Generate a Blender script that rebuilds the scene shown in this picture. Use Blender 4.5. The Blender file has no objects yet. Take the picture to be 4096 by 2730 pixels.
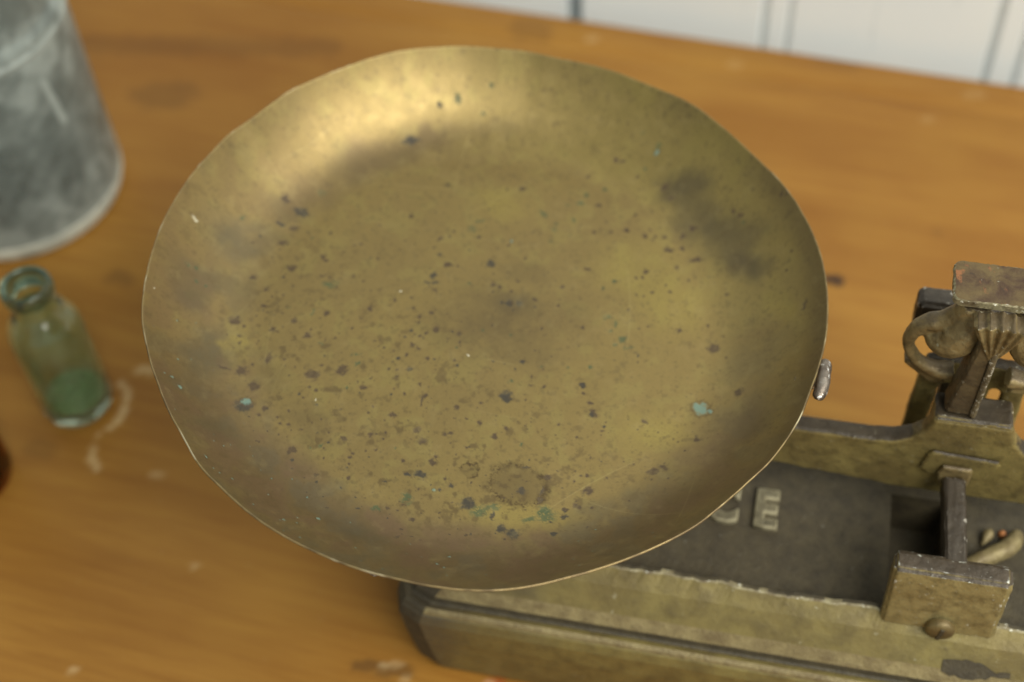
import bpy, bmesh, math, random
import numpy as np
from mathutils import Matrix, Vector

# ------------------------------------------------------------------ camera, world, light, exposure
S = bpy.context.scene
COL = S.collection
cam_d = bpy.data.cameras.new('camera'); cam = bpy.data.objects.new('camera', cam_d); COL.objects.link(cam)
cam.matrix_world = Matrix(((0.997684, 0.068014, 0.0, 0), (-0.052687, 0.772853, -0.632394, 0),
                           (-0.043012, 0.63093, 0.774647, 0.56), (0, 0, 0, 1)))
cam_d.lens = 50; cam_d.sensor_width = 36; cam_d.clip_start = 0.01; cam_d.clip_end = 50
cam_d.dof.use_dof = True; cam_d.dof.focus_distance = 0.490; cam_d.dof.aperture_fstop = 5.0
S.camera = cam
w = bpy.data.worlds.new('World'); S.world = w; w.use_nodes = True
bg = w.node_tree.nodes['Background']; bg.inputs[0].default_value = (0.90, 1.0, 0.95, 1); bg.inputs[1].default_value = 0.37
def area(name, loc, target, sx, sy, power, color):
    d = bpy.data.lights.new(name, 'AREA'); d.shape = 'RECTANGLE'; d.size = sx; d.size_y = sy; d.energy = power; d.color = color
    o = bpy.data.objects.new(name, d); COL.objects.link(o); o.location = loc
    o.rotation_euler = (Vector(target) - Vector(loc)).to_track_quat('-Z', 'Y').to_euler()
    return o
area('window_light', (.86, -.62, 1.50), (-.02, .42, .1), 1.7, .95, 53, (1.0, .985, .885))
S.view_settings.view_transform = 'Standard'; S.view_settings.look = 'None'
S.view_settings.exposure = 0.0; S.view_settings.gamma = 1.0
S.render.engine = 'CYCLES'
S.cycles.max_bounces = 10; S.cycles.transmission_bounces = 10
S.cycles.use_denoising = True

# ------------------------------------------------------------------ helpers
def tag(o, label=None, cat=None, kind=None, group=None):
    if label: o['label'] = label
    if cat: o['category'] = cat
    if kind: o['kind'] = kind
    if group: o['group'] = group
    return o
def empty(name, loc, rz=0):
    o = bpy.data.objects.new(name, None); COL.objects.link(o); o.location = loc; o.rotation_euler = (0, 0, rz)
    o.empty_display_size = 0.02
    return o
def mkobj(name, me, mats, parent=None, smooth=False):
    o = bpy.data.objects.new(name, me); COL.objects.link(o)
    for m in (mats if isinstance(mats, (list, tuple)) else [mats]): me.materials.append(m)
    if smooth: me.polygons.foreach_set('use_smooth', [True] * len(me.polygons))
    if parent: o.parent = parent
    return o
def bm2me(bm, name):
    bmesh.ops.recalc_face_normals(bm, faces=bm.faces)
    me = bpy.data.meshes.new(name); bm.to_mesh(me); bm.free(); return me

class NB:
    """small node builder"""
    def __init__(s, name):
        s.m = bpy.data.materials.new(name); s.m.use_nodes = True; s.t = s.m.node_tree
        s.b = s.t.nodes['Principled BSDF']; s.out = s.t.nodes['Material Output']
    def n(s, typ, **kw):
        x = s.t.nodes.new(typ)
        for k, v in kw.items(): setattr(x, k, v)
        return x
    def lk(s, a, b): s.t.links.new(a, b)
    def coord(s, scale=(1, 1, 1), rot=(0, 0, 0), kind='Object'):
        tc = s.n('ShaderNodeTexCoord'); mp = s.n('ShaderNodeMapping')
        mp.inputs['Scale'].default_value = scale; mp.inputs['Rotation'].default_value = rot
        s.lk(tc.outputs[kind], mp.inputs[0]); return mp.outputs[0]
    def noise(s, vec, scale, detail=4, rough=.55, dist=0):
        x = s.n('ShaderNodeTexNoise'); x.inputs['Scale'].default_value = scale; x.inputs['Detail'].default_value = detail
        x.inputs['Roughness'].default_value = rough; x.inputs['Distortion'].default_value = dist
        s.lk(vec, x.inputs['Vector']); return x.outputs[0]
    def ramp(s, fac, stops):
        x = s.n('ShaderNodeValToRGB'); el = x.color_ramp.elements
        while len(el) < len(stops): el.new(.5)
        for e, (p, c) in zip(el, stops):
            e.position = p; e.color = (*c, 1) if not isinstance(c, (int, float)) else (c, c, c, 1)
        s.lk(fac, x.inputs[0]); return x.outputs[0]
    def mix(s, fac, a, b, blend='MIX'):
        x = s.n('ShaderNodeMix', data_type='RGBA', blend_type=blend)
        for i, v in ((0, fac), (6, a), (7, b)):
            if isinstance(v, (int, float)): x.inputs[i].default_value = v
            elif isinstance(v, tuple): x.inputs[i].default_value = (*v, 1)
            else: s.lk(v, x.inputs[i])
        return x.outputs[2]
    def bump(s, h, strength, dist, prev=None):
        x = s.n('ShaderNodeBump'); x.inputs['Strength'].default_value = strength; x.inputs['Distance'].default_value = dist
        s.lk(h, x.inputs['Height'])
        if prev is not None: s.lk(prev, x.inputs['Normal'])
        return x.outputs[0]
    def set(s, **kw):
        for k, v in kw.items():
            k = k.replace('_', ' ')
            if isinstance(v, (int, float)): s.b.inputs[k].default_value = v
            elif isinstance(v, tuple): s.b.inputs[k].default_value = (*v, 1)
            else: s.lk(v, s.b.inputs[k])

# numpy value noise
_rs = np.random.RandomState(7)
_grid = _rs.rand(256, 256)
def vnoise(x, y):
    xi = np.floor(x).astype(int); yi = np.floor(y).astype(int); fx = x - xi; fy = y - yi
    fx = fx * fx * (3 - 2 * fx); fy = fy * fy * (3 - 2 * fy)
    g = lambda a, b: _grid[a & 255, b & 255]
    return (g(xi, yi) * (1 - fx) + g(xi + 1, yi) * fx) * (1 - fy) + (g(xi, yi + 1) * (1 - fx) + g(xi + 1, yi + 1) * fx) * fy
def fbm(x, y, f, octv=4, off=0.0):
    s = 0; a = .5; t = 0
    for i in range(octv):
        s = s + a * vnoise(x * f + off + 17.3 * i, y * f + off * 1.7 + 9.1 * i); t += a; a *= .55; f *= 2.03
    return s / t
def sstep(a, b, x):
    t = np.clip((x - a) / (b - a), 0, 1); return t * t * (3 - 2 * t)
def lerp(c, d, f):
    return c + (np.array(d) - c) * f[:, None]

# ------------------------------------------------------------------ materials
def paint(name, base, dirt, chip=None, rough=.5, chipamt=.62, sc=60, metal=.25):
    b = NB(name); v = b.coord(kind='Object')
    n1 = b.noise(v, sc, 5, .6); n2 = b.noise(v, sc * 4, 6, .7)
    c = b.mix(b.ramp(n1, [(.35, 0), (.68, 1)]), base, dirt)
    c = b.mix(b.ramp(n2, [(.58, 0), (.75, .6)]), c, tuple(x * .45 for x in dirt))
    if chip: c = b.mix(b.ramp(b.noise(v, sc * 2.5, 6, .65), [(chipamt, 0), (chipamt + .03, 1)]), c, chip)
    b.set(Base_Color=c, Roughness=b.ramp(n2, [(.3, rough - .1), (.7, rough + .15)]), Metallic=metal,
          Normal=b.bump(n2, .5, .0006, b.bump(n1, .4, .001)))
    return b.m
OLIVE = paint('olive_gold_paint', (.205, .150, .042), (.105, .076, .027), rough=.46, sc=110)
OLIVE2 = paint('olive_gold_paint_pale', (.27, .215, .10), (.15, .11, .05), rough=.46, sc=160)
DARK = paint('tarnished_dark_paint', (.062, .048, .024), (.036, .027, .014), (.13, .12, .09), metal=.0, rough=.62, chipamt=.66, sc=150)
CHIP = paint('chipped_edge_paint', (.30, .26, .15), (.10, .07, .035), (.62, .60, .50), rough=.5, chipamt=.60, sc=200)
CHIPW = paint('white_chipped_edge', (.42, .39, .30), (.13, .09, .05), (.75, .76, .72), rough=.5, chipamt=.50, sc=130)
SCROLL = paint('brown_gold_casting', (.20, .145, .055), (.085, .058, .026), (.36, .32, .20), rough=.42, chipamt=.68, sc=110, metal=.35)
STEEL = paint('worn_steel', (.30, .26, .22), (.12, .09, .07), (.75, .72, .68), rough=.32, chipamt=.60, sc=150, metal=.7)
def cast_paint(name, face, face2, topc, topc2, chip, edge=.5, sc=180, lo=.50, hi=.72, rough=.45, metal=.25):
    b = NB(name); v = b.coord(); tc = b.n('ShaderNodeTexCoord'); sx = b.n('ShaderNodeSeparateXYZ'); b.lk(tc.outputs['Normal'], sx.inputs[0])
    n1 = b.noise(v, sc, 5, .62); n2 = b.noise(v, sc * 4, 5, .7); n0 = b.noise(v, sc * .35, 3, .5)
    fc = b.mix(b.ramp(n0, [(.35, 0), (.65, 1)]), face, face2); fc = b.mix(b.ramp(n1, [(.48, 0), (.72, .8)]), fc, tuple(x * .5 for x in face2))
    tp = b.mix(b.ramp(n1, [(.35, 0), (.65, 1)]), topc, topc2)
    a = b.n('ShaderNodeMath', operation='MULTIPLY_ADD'); b.lk(n1, a.inputs[0]); a.inputs[1].default_value = .35; b.lk(sx.outputs[2], a.inputs[2])
    c = b.mix(b.ramp(a.outputs[0], [(lo + .17, 0), (hi + .17, 1)]), fc, tp)
    c = b.mix(b.ramp(n2, [(.62, 0), (.70, .6)]), c, tuple(x * .45 for x in topc)); c = b.mix(b.ramp(b.noise(v, sc * 2.2, 5, .7, .3), [(.655, 0), (.68, .8)]), c, tuple(x * .8 for x in chip))
    g = b.n('ShaderNodeNewGeometry'); e = b.n('ShaderNodeMath', operation='MULTIPLY_ADD')
    b.lk(b.noise(v, sc * 1.1, 5, .65), e.inputs[0]); e.inputs[1].default_value = .28; b.lk(g.outputs['Pointiness'], e.inputs[2])
    c = b.mix(b.ramp(e.outputs[0], [(.690 + (.5 - edge) * .12, 0), (.715 + (.5 - edge) * .12, 1)]), c, chip)
    b.set(Base_Color=c, Roughness=b.ramp(n2, [(.3, rough - .1), (.7, rough + .15)]), Metallic=metal, Normal=b.bump(n2, .5, .0003, b.bump(n1, .45, .0008)))
    return b.m
CAST = cast_paint('chipped_gold_paint', (.245, .190, .064), (.16, .118, .042), (.055, .040, .023), (.034, .024, .014), (.40, .37, .26), .30)
CASTW = cast_paint('flaking_gold_paint', (.29, .235, .10), (.22, .17, .07), (.075, .055, .036), (.045, .032, .02), (.62, .62, .55), .50, 220)
CASTD = cast_paint('bare_dark_iron', (.045, .033, .020), (.030, .021, .013), (.07, .055, .04), (.045, .034, .024), (.36, .33, .28), .50, 200)
SCROLLC = cast_paint('brown_gold_casting', (.31, .235, .105), (.17, .118, .048), (.13, .092, .045), (.085, .06, .032), (.40, .37, .25), .40, 230, .6, .9, .42, .35)
_tex = bpy.data.textures.new('casting_lumps', 'CLOUDS'); _tex.noise_scale = .006; _tex.noise_depth = 3
def cast(o, vox=.0007, amp=.0007):
    m = o.modifiers.new('remesh', 'REMESH'); m.mode = 'VOXEL'; m.voxel_size = vox; m.use_smooth_shade = True
    sm = o.modifiers.new('smooth', 'SMOOTH'); sm.factor = .5; sm.iterations = 3
    d = o.modifiers.new('lumps', 'DISPLACE'); d.texture = _tex; d.strength = amp; d.mid_level = .5; d.texture_coords = 'LOCAL'
    return o
def plate_mat():
    b = NB('rusty_brown_patina'); v = b.coord()
    n1 = b.noise(v, 110, 6, .62, .4); n2 = b.noise(v, 420, 6, .7)
    c = b.mix(b.ramp(n1, [(.36, 0), (.60, 1)]), (.058, .031, .019), (.125, .085, .036))
    c = b.mix(b.ramp(b.noise(v, 210, 3, .5), [(.60, 0), (.66, 1)]), c, (.24, .10, .04))
    c = b.mix(b.ramp(n2, [(.60, 0), (.68, .8)]), c, (.035, .028, .02))
    c = b.mix(b.ramp(b.noise(v, 260, 5, .7), [(.66, 0), (.69, 1)]), c, (.42, .44, .36))
    b.b.inputs['Specular IOR Level'].default_value = .3
    b.set(Base_Color=c, Roughness=.6, Metallic=.0, Normal=b.bump(n2, .7, .0006, b.bump(n1, .5, .001)))
    return b.m
CASTP = cast_paint('brown_iron_column', (.13, .095, .045), (.08, .057, .03), (.08, .06, .035), (.05, .04, .025), (.25, .22, .16), .42, 200)
PLATE = plate_mat()
FILLET = paint('worn_fillet', (.17, .13, .07), (.10, .08, .045), (.52, .49, .40), rough=.45, chipamt=.57, sc=260)
LEDGE = paint('worn_letter_edge', (.34, .30, .19), (.20, .17, .10), rough=.5, sc=300)
LETTER = paint('worn_letter_face', (.19, .165, .10), (.09, .075, .045), (.32, .29, .19), rough=.5, chipamt=.60, sc=260)

def glass(name, col, rough=.02, film=None, filmamt=(.5, .7), sc=30):
    b = NB(name)
    b.set(Base_Color=col, Roughness=rough, IOR=1.48); b.b.inputs['Transmission Weight'].default_value = 1
    if film:
        v = b.coord(); n = b.noise(v, sc, 5, .6)
        d = b.n('ShaderNodeBsdfPrincipled'); d.inputs['Base Color'].default_value = (*film, 1); d.inputs['Roughness'].default_value = .4
        mx = b.n('ShaderNodeMixShader'); b.lk(b.ramp(n, [(.35, filmamt[0]), (.65, filmamt[1])]), mx.inputs[0])
        b.lk(b.b.outputs[0], mx.inputs[1]); b.lk(d.outputs[0], mx.inputs[2]); b.lk(mx.outputs[0], b.out.inputs[0])
    return b.m

# ------------------------------------------------------------------ table and wall
EY = math.radians(-19.5)          # direction of the table's back edge
EX = np.array([math.cos(EY), math.sin(EY)]); EN = np.array([-EX[1], EX[0]])
E0 = np.array([-0.0173, 0.7383])  # a point of the back edge
def table():
    # local frame: x along the edge, y towards the wall, 0 at the edge
    xs = np.concatenate([np.linspace(-1.0, -.45, 12)[:-1], np.arange(-.45, .45, .0022), np.linspace(.45, 1.1, 14)])
    ys = np.concatenate([np.linspace(-1.0, -.56, 8)[:-1], np.arange(-.56, -.04, .0022), np.arange(-.04, .0001, .001)])
    ny, nx = len(ys), len(xs)
    X, Y = np.meshgrid(xs, ys); x = X.ravel(); y = Y.ravel()
    z = np.zeros_like(x)
    z -= .0012 * np.exp(-((y + .030) / .0022) ** 2)                     # worked groove near the edge
    z += .0012 * sstep(-.027, -.02, y) - .005 * sstep(-.006, 0, y) ** 2
    z += .0006 * (fbm(x, y, 14, 3) - .5)
    wx = E0[0] + x * EX[0] + y * EN[0]; wy = E0[1] + x * EX[1] + y * EN[1]
    col = np.zeros((len(x), 3))
    # mask attribute: r = pale wear, g = dark stain, b = reddish varnish
    def seg(p, q, r, ch, amt=1.0, rag=.5):
        p = np.array(p); q = np.array(q); d = q - p; L = (d @ d) + 1e-9
        t = np.clip(((wx - p[0]) * d[0] + (wy - p[1]) * d[1]) / L, 0, 1)
        dd = np.hypot(wx - p[0] - t * d[0], wy - p[1] - t * d[1]) + (fbm(wx, wy, 220, 3, 3.3) - .5) * r * rag * 2
        col[:, ch] = np.maximum(col[:, ch], amt * (1 - sstep(r * .6, r * 1.2, dd)))
    tw = [(-.1976, .4474), (-.1940, .4402), (-.1945, .4254), (-.2006, .4192)]
    for a, b in zip(tw[:-1], tw[1:]): seg(a, b, .0017, 0, .55, .9)
    seg((-.2045, .4160), (-.2069, .4055), .0018, 0, .5, .9); seg((-.2065, .4020), (-.2031, .3955), .0020, 0, .5)
    seg((-.1885, .455), (-.184, .4535), .003, 0, .45)
    for p, r, a in [((.1419, .6581), .004, .10), ((.2747, .617), .005, .10), ((-.1516, .3382), .0018, .3), ((-.060, .2825), .0022, .3),
                    ((-.0649, .2821), .002, .4), ((-.0565, .2750), .0022, .3), ((.245, .60), .003, .10), ((-.175, .39), .003, .25),
                    ((-.200, .2900), .002, .4), ((.06, .69), .003, .25), ((-.02, .2700), .002, .4)]:
        seg(p, (p[0] + r * .7, p[1] - r * .1), r, 0, a)
    for p, r, a in [((.1667, .4838), .0042, 1), ((-.206, .668), .014, .28), ((.228, .512), .003, .15), ((.02, .705), .01, .25),
                    ((-.2364, .41), .006, .2), ((.20, .66), .012, .2), ((-.21, .52), .006, .3)]:
        seg(p, (p[0] + r, p[1] - r * .3), r, 1, a)
    seg((-.26, .72), (-.10, .70), .010, 1, .22); seg((-.075, .2830), (-.055, .2780), .0035, 1, .5); seg((-.020, .2715), (-.015, .2700), .0022, 2, .8)
    i = (np.arange(ny - 1)[:, None] * nx + np.arange(nx - 1)[None, :]).ravel()
    quads = np.stack([i, i + 1, i + nx + 1, i + nx], 1)
    verts = np.stack([x, y, z], 1)
    # skirt: back edge down and underside so that the top is a slab
    nb = len(verts); th = .028
    top = verts[(ny - 1) * nx:(ny) * nx]
    sk = top.copy(); sk[:, 2] = -th
    verts = np.concatenate([verts, sk, [[-1.0, -1.0, -th], [1.1, -1.0, -th]]])
    a = np.arange(nx - 1)
    sq = np.stack([(ny - 1) * nx + a, (ny - 1) * nx + a + 1, nb + a + 1, nb + a], 1)
    faces = quads.tolist() + sq.tolist() + [[nb + nx] + list(range(nb, nb + nx)) + [nb + nx + 1]]
    me = bpy.data.meshes.new('table_top'); me.from_pydata(verts.tolist(), [], faces)
    at = me.color_attributes.new('wear', 'FLOAT_COLOR', 'POINT')
    cc = np.zeros((len(verts), 4)); cc[:len(col), :3] = col; cc[:, 3] = 1
    at.data.foreach_set('color', cc.ravel())
    b = NB('varnished_pine'); 
    v = b.coord(scale=(1.0, 7.0, 1.0)); vf = b.coord(scale=(1.2, 16.0, 1.0)); vo = b.coord()
    broad = b.noise(v, 3.2, 4, .55, .5); grain = b.noise(vf, 14, 5, .6, .3); blot = b.noise(vo, 9, 3, .5); fine = b.noise(vo, 240, 4, .6)
    c = b.mix(b.ramp(broad, [(.30, 0), (.68, 1)]), (.225, .092, .014), (.350, .172, .031))
    c = b.mix(b.ramp(grain, [(.42, 0), (.72, .55)]), c, (.205, .080, .012))
    pore = b.noise(b.coord(scale=(1.5, 40.0, 1.0)), 30, 4, .6, .2); c = b.mix(b.ramp(pore, [(.50, 0), (.74, .45)]), c, (.22, .088, .013))
    c = b.mix(b.ramp(blot, [(.5, 0), (.75, .35)]), c, (.36, .19, .035))
    c = b.mix(b.ramp(fine, [(.62, 0), (.75, .2)]), c, (.34, .22, .09))
    ca = b.n('ShaderNodeAttribute', attribute_name='wear'); sp = b.n('ShaderNodeSeparateColor'); b.lk(ca.outputs['Color'], sp.inputs[0])
    c = b.mix(sp.outputs[1], c, (.045, .022, .012)); c = b.mix(sp.outputs[2], c, (.30, .05, .015)); c = b.mix(sp.outputs[0], c, (.62, .46, .24))
    b.set(Base_Color=c, Roughness=b.ramp(blot, [(.3, .36), (.7, .52)]), Normal=b.bump(grain, .15, .0006, b.bump(fine, .1, .0003)))
    b.b.inputs['Specular IOR Level'].default_value = .28
    o = mkobj('table', me, b.m, None, True); o.location = (E0[0], E0[1], 0); o.rotation_euler = (0, 0, EY)
    tag(o, 'worn varnished orange pine table top carrying the scale and bottles', 'table')
table()

def wall():
    bm = bmesh.new()
    # x positions of board joints along the edge frame; profile extruded in z
    gap = .012
    prof = []
    def vgroove(x, wd=.0022, dp=.004): prof.extend([(x - wd, 0), (x - wd * .4, dp), (x + wd * .4, dp), (x + wd, 0)])
    p0 = ((.0501 - E0[0]) * EX[0] + (.7178 - E0[1]) * EX[1])
    p1 = ((.1696 - E0[0]) * EX[0] + (.6754 - E0[1]) * EX[1])
    p2 = ((.2905 - E0[0]) * EX[0] + (.6288 - E0[1]) * EX[1])
    prof.append((-1.2, 0))
    for k in range(-7, 0): vgroove(p0 + .128 * k - .008); vgroove(p0 + .128 * k + .008)
    prof.extend([(p0 - .0056, 0), (p0 - .0054, .026), (p0 + .0054, .026), (p0 + .0056, 0)])
    vgroove(p1 - .0075, .0028, .005); vgroove(p1 + .0075, .0022, .004); vgroove(p2 - .004, .003, .006); vgroove(p2 + .0125, .0026, .005)
    for k in range(1, 6): vgroove(p2 + .128 * k - .008); vgroove(p2 + .128 * k + .008)
    prof.append((1.3, 0))
    zs = (-.12, 1.35)
    rows = [[bm.verts.new((x, gap + d, z)) for x, d in prof] for z in zs]
    for i in range(len(prof) - 1): bm.faces.new((rows[0][i], rows[0][i + 1], rows[1][i + 1], rows[1][i]))
    back = [bm.verts.new((x, gap + .04, z)) for z in zs for x in (-1.2, 1.3)]
    bm.faces.new((back[0], back[1], back[3], back[2]))
    bm.faces.new([rows[1][i] for i in range(len(prof))] + [back[3], back[2]])
    bm.faces.new([rows[0][i] for i in range(len(prof))] + [back[1], back[0]])
    bm.faces.new((rows[0][0], rows[1][0], back[2], back[0])); bm.faces.new((rows[0][-1], rows[1][-1], back[3], back[1]))
    me = bm2me(bm, 'wall')
    b = NB('white_painted_boards'); v = b.coord(); vs = b.coord(scale=(1, 1, .12))
    n = b.noise(v, 12, 4); st = b.noise(vs, 70, 4, .6)
    c = b.mix(b.ramp(n, [(.3, 0), (.7, .6)]), (.85, .88, .88), (.78, .83, .86))
    c = b.mix(b.ramp(st, [(.63, 0), (.74, .45)]), c, (.42, .48, .52))
    b.set(Base_Color=c, Roughness=.55)
    o = mkobj('wall', me, b.m); o.location = (E0[0], E0[1], 0); o.rotation_euler = (0, 0, EY)
    tag(o, 'white painted wall of grooved vertical boards behind the table', 'wall')
wall()

# ------------------------------------------------------------------ counter scale (local frame: x along the beam, -y to the front)
SC = empty('counter_scale', (-0.00807, 0.35147, 0), math.radians(-15))
tag(SC, 'antique cast iron counter scale in flaking olive gold paint under the brass pan', 'scale')

def faces_mat(bm, top=1, edge=2):
    """top facing faces take the tarnished paint, bevelled edges the chipped one (bevel faces carry material 2 already)"""
    for f in bm.faces:
        f.normal_update()
        if f.material_index == edge: continue
        f.material_index = top if f.normal.z > .75 else 0
def rag(bm, amp, seed=0):
    rnd = random.Random(seed)
    for v in bm.verts: v.co += Vector((rnd.uniform(-1, 1), rnd.uniform(-1, 1), rnd.uniform(-1, 1))) * amp
def box_bm(x0, x1, y0, y1, z0, z1, bev=.0008, taper=None, sub=0, seed=1, amp=.00015):
    bm = bmesh.new(); r = bmesh.ops.create_cube(bm, size=1)
    for v in bm.verts:
        v.co = Vector(((x0 + x1) / 2 + v.co.x * (x1 - x0), (y0 + y1) / 2 + v.co.y * (y1 - y0), (z0 + z1) / 2 + v.co.z * (z1 - z0)))
    if taper: 
        for v in bm.verts: v.co = Vector(taper(v.co))
    if bev:
        res = bmesh.ops.bevel(bm, geom=list(bm.edges), offset=bev, segments=2, affect='EDGES', material=2)
    bm.normal_update()
    faces_mat(bm)
    if sub:
        bmesh.ops.subdivide_edges(bm, edges=[e for e in bm.edges if e.calc_length() > .004], cuts=sub, use_grid_fill=True)
        rag(bm, amp, seed)
    return bm
def prism_bm(pts, y0, y1, bev=.0008, seed=1):
    """outline in x/z extruded along y, with bevel, dark tops"""
    bm = bmesh.new()
    a = [bm.verts.new((x, y0, z)) for x, z in pts]; b = [bm.verts.new((x, y1, z)) for x, z in pts]
    bm.faces.new(a); bm.faces.new(b[::-1]); n = len(pts)
    for i in range(n): bm.faces.new((a[i], b[i], b[(i + 1) % n], a[(i + 1) % n]))
    bmesh.ops.recalc_face_normals(bm, faces=bm.faces)
    es = [e for e in bm.edges if e.calc_face_angle(0) > .5 or abs(e.verts[0].co.y - e.verts[1].co.y) < 1e-6]
    es = [e for e in es if abs(e.verts[0].co.y - e.verts[1].co.y) < 1e-6]
    if bev: bmesh.ops.bevel(bm, geom=es, offset=bev, segments=2, affect='EDGES', material=2)
    bm.normal_update(); faces_mat(bm)
    return bm

def catmull(pts, n=8, closed=False):
    out = []; P = [np.array(p, float) for p in pts]; m = len(P)
    rng = range(m if closed else m - 1)
    for i in rng:
        g = lambda k: P[k % m] if closed else P[min(max(k, 0), m - 1)]
        p0, p1, p2, p3 = g(i - 1), g(i), g(i + 1), g(i + 2)
        for j in range(n):
            t = j / n
            out.append(.5 * ((2 * p1) + (-p0 + p2) * t + (2 * p0 - 5 * p1 + 4 * p2 - p3) * t * t + (-p0 + 3 * p1 - 3 * p2 + p3) * t ** 3))
    if not closed: out.append(P[-1])
    return out
def tube_bm(path, seg=14, closed=False, bm=None, flat=1.0):
    """path of (x, y, z, r); cross-section squashed by flat along y"""
    bm = bm or bmesh.new(); n = len(path); rings = []
    P = [Vector(p[:3]) for p in path]
    for i, p in enumerate(path):
        if closed: t = (P[(i + 1) % n] - P[i - 1])
        else: t = P[min(i + 1, n - 1)] - P[max(i - 1, 0)]
        t.normalize(); ref = Vector((0, 1, 0)) if abs(t.y) < .9 else Vector((0, 0, 1))
        a = ref - t * ref.dot(t); a.normalize(); b = t.cross(a)
        rings.append([bm.verts.new(P[i] + a * (math.cos(2 * math.pi * k / seg) * p[3] * flat) + b * (math.sin(2 * math.pi * k / seg) * p[3])) for k in range(seg)])
    for i in range(n if closed else n - 1):
        A, B = rings[i], rings[(i + 1) % n]
        for k in range(seg): bm.faces.new((A[k], A[(k + 1) % seg], B[(k + 1) % seg], B[k]))
    if not closed: bm.faces.new(rings[0][::-1]); bm.faces.new(rings[-1])
    return bm

MATS = [OLIVE, DARK, CHIP]
# --- base: chamfered plan lofted through its moulding profile
def base():
    x0, x1, y0, y1 = -.0300, .396, -.0805, .050
    ch = .0135
    # (inset front, inset sides, z)
    prof = [(.003, .010, 0), (.0015, .005, .004), (.0008, .004, .012), (.0, .0015, .030), (.0005, .0, .0415), (.0020, .001, .0455), (.0026, .0018, .0462), (.0032, .0022, .0474),
            (.0046, .0030, .0486), (.0056, .0036, .0484), (.0068, .0046, .0478), (.0078, .0055, .0484), (.0086, .0066, .0508), (.0120, .0100, .0555), (.0190, .0145, .0645), (.0242, .0180, .0695), (.0250, .0190, .0700),
            (.0264, .0205, .0700), (.0270, .0212, .0694), (.0285, .0225, .0615), (.0290, .0230, .0610)]
    matz = [0] * (len(prof) - 1)
    rnd = random.Random(4)
    bm = bmesh.new(); rings = []; NX = 220; rim_idx = {15, 16, 17, 18}
    for k, (f, s_, z) in enumerate(prof):
        X0, X1, Y0, Y1 = x0 + s_, x1 - s_, y0 + f, y1 - f * .8
        c = ch * (1 - .25 * k / len(prof))
        ring = []
        for i in range(NX + 1):
            x = X0 + c + (X1 - X0 - 2 * c) * i / NX
            j = (fbm(np.array([x * 1.]), np.array([z]), 120, 4, 5.)[0] - .5) * (.0034 if k in rim_idx else .0003)
            ring.append((x, Y0 + j, z + (j * .3 if k in rim_idx else 0)))
        ring += [(X1 - c * .3, Y0 + c * .3, z), (X1, Y0 + c, z), (X1, Y1 - c, z), (X1 - c, Y1, z), (X0 + c, Y1, z), (X0, Y1 - c, z), (X0, Y0 + c * 1.0, z), (X0 + c * .25, Y0 + c * .32, z)]
        rings.append([bm.verts.new(p) for p in ring])
    n = len(rings[0])
    for k in range(len(prof) - 1):
        for i in range(n):
            f = bm.faces.new((rings[k][i], rings[k][(i + 1) % n], rings[k + 1][(i + 1) % n], rings[k + 1][i]))
            f.material_index = 2 if k == 15 or (k == 16 and math.sin(i * .31) + math.sin(i * .83) > .9) else (1 if k >= 16 or (k in (10, 11)) else 0)
            if k in (6, 7, 12): f.material_index = 3
            if i >= n - 2: f.material_index = 1 if k not in (14, 15) else 2
    bm.faces.new(rings[0][::-1])
    # floor of the tray with a rectangular well under the beam's centre
    fl = bmesh.new()
    top = rings[-1]; z = prof[-1][2]
    xa, xb = top[0].co.x - ch, max(v.co.x for v in top); ya, yb = top[0].co.y, max(v.co.y for v in top)
    wx0, wx1, wy0, wy1 = .1640, .1860, -.044, .004
    xa = min(v.co.x for v in top)
    c = ch * .75
    def q(*p, m=1):
        f = bm.faces.new([bm.verts.new(v) for v in p]); f.material_index = m
    q((xa, ya + c, z), (xa + c, ya, z), (wx0, ya, z), (wx0, yb, z), (xa + c, yb, z), (xa, yb - c, z))
    q((wx1, ya, z), (xb - c, ya, z), (xb, ya + c, z), (xb, yb - c, z), (xb - c, yb, z), (wx1, yb, z))
    q((wx0, ya, z), (wx1, ya, z), (wx1, wy0, z), (wx0, wy0, z)); q((wx0, wy1, z), (wx1, wy1, z), (wx1, yb, z), (wx0, yb, z))
    b_ = .036
    q((wx0, wy0, z), (wx0, wy1, z), (wx0, wy1, b_), (wx0, wy0, b_)); q((wx1, wy0, z), (wx1, wy1, z), (wx1, wy1, b_), (wx1, wy0, b_))
    q((wx0, wy0, z), (wx1, wy0, z), (wx1, wy0, b_), (wx0, wy0, b_)); q((wx0, wy1, z), (wx1, wy1, z), (wx1, wy1, b_), (wx0, wy1, b_))
    q((wx0, wy0, b_), (wx1, wy0, b_), (wx1, wy1, b_), (wx0, wy1, b_))
    me = bm2me(bm, 'base')
    return mkobj('base', me, [BASEP, DARK, CHIP, OLIVE2], SC)
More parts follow.
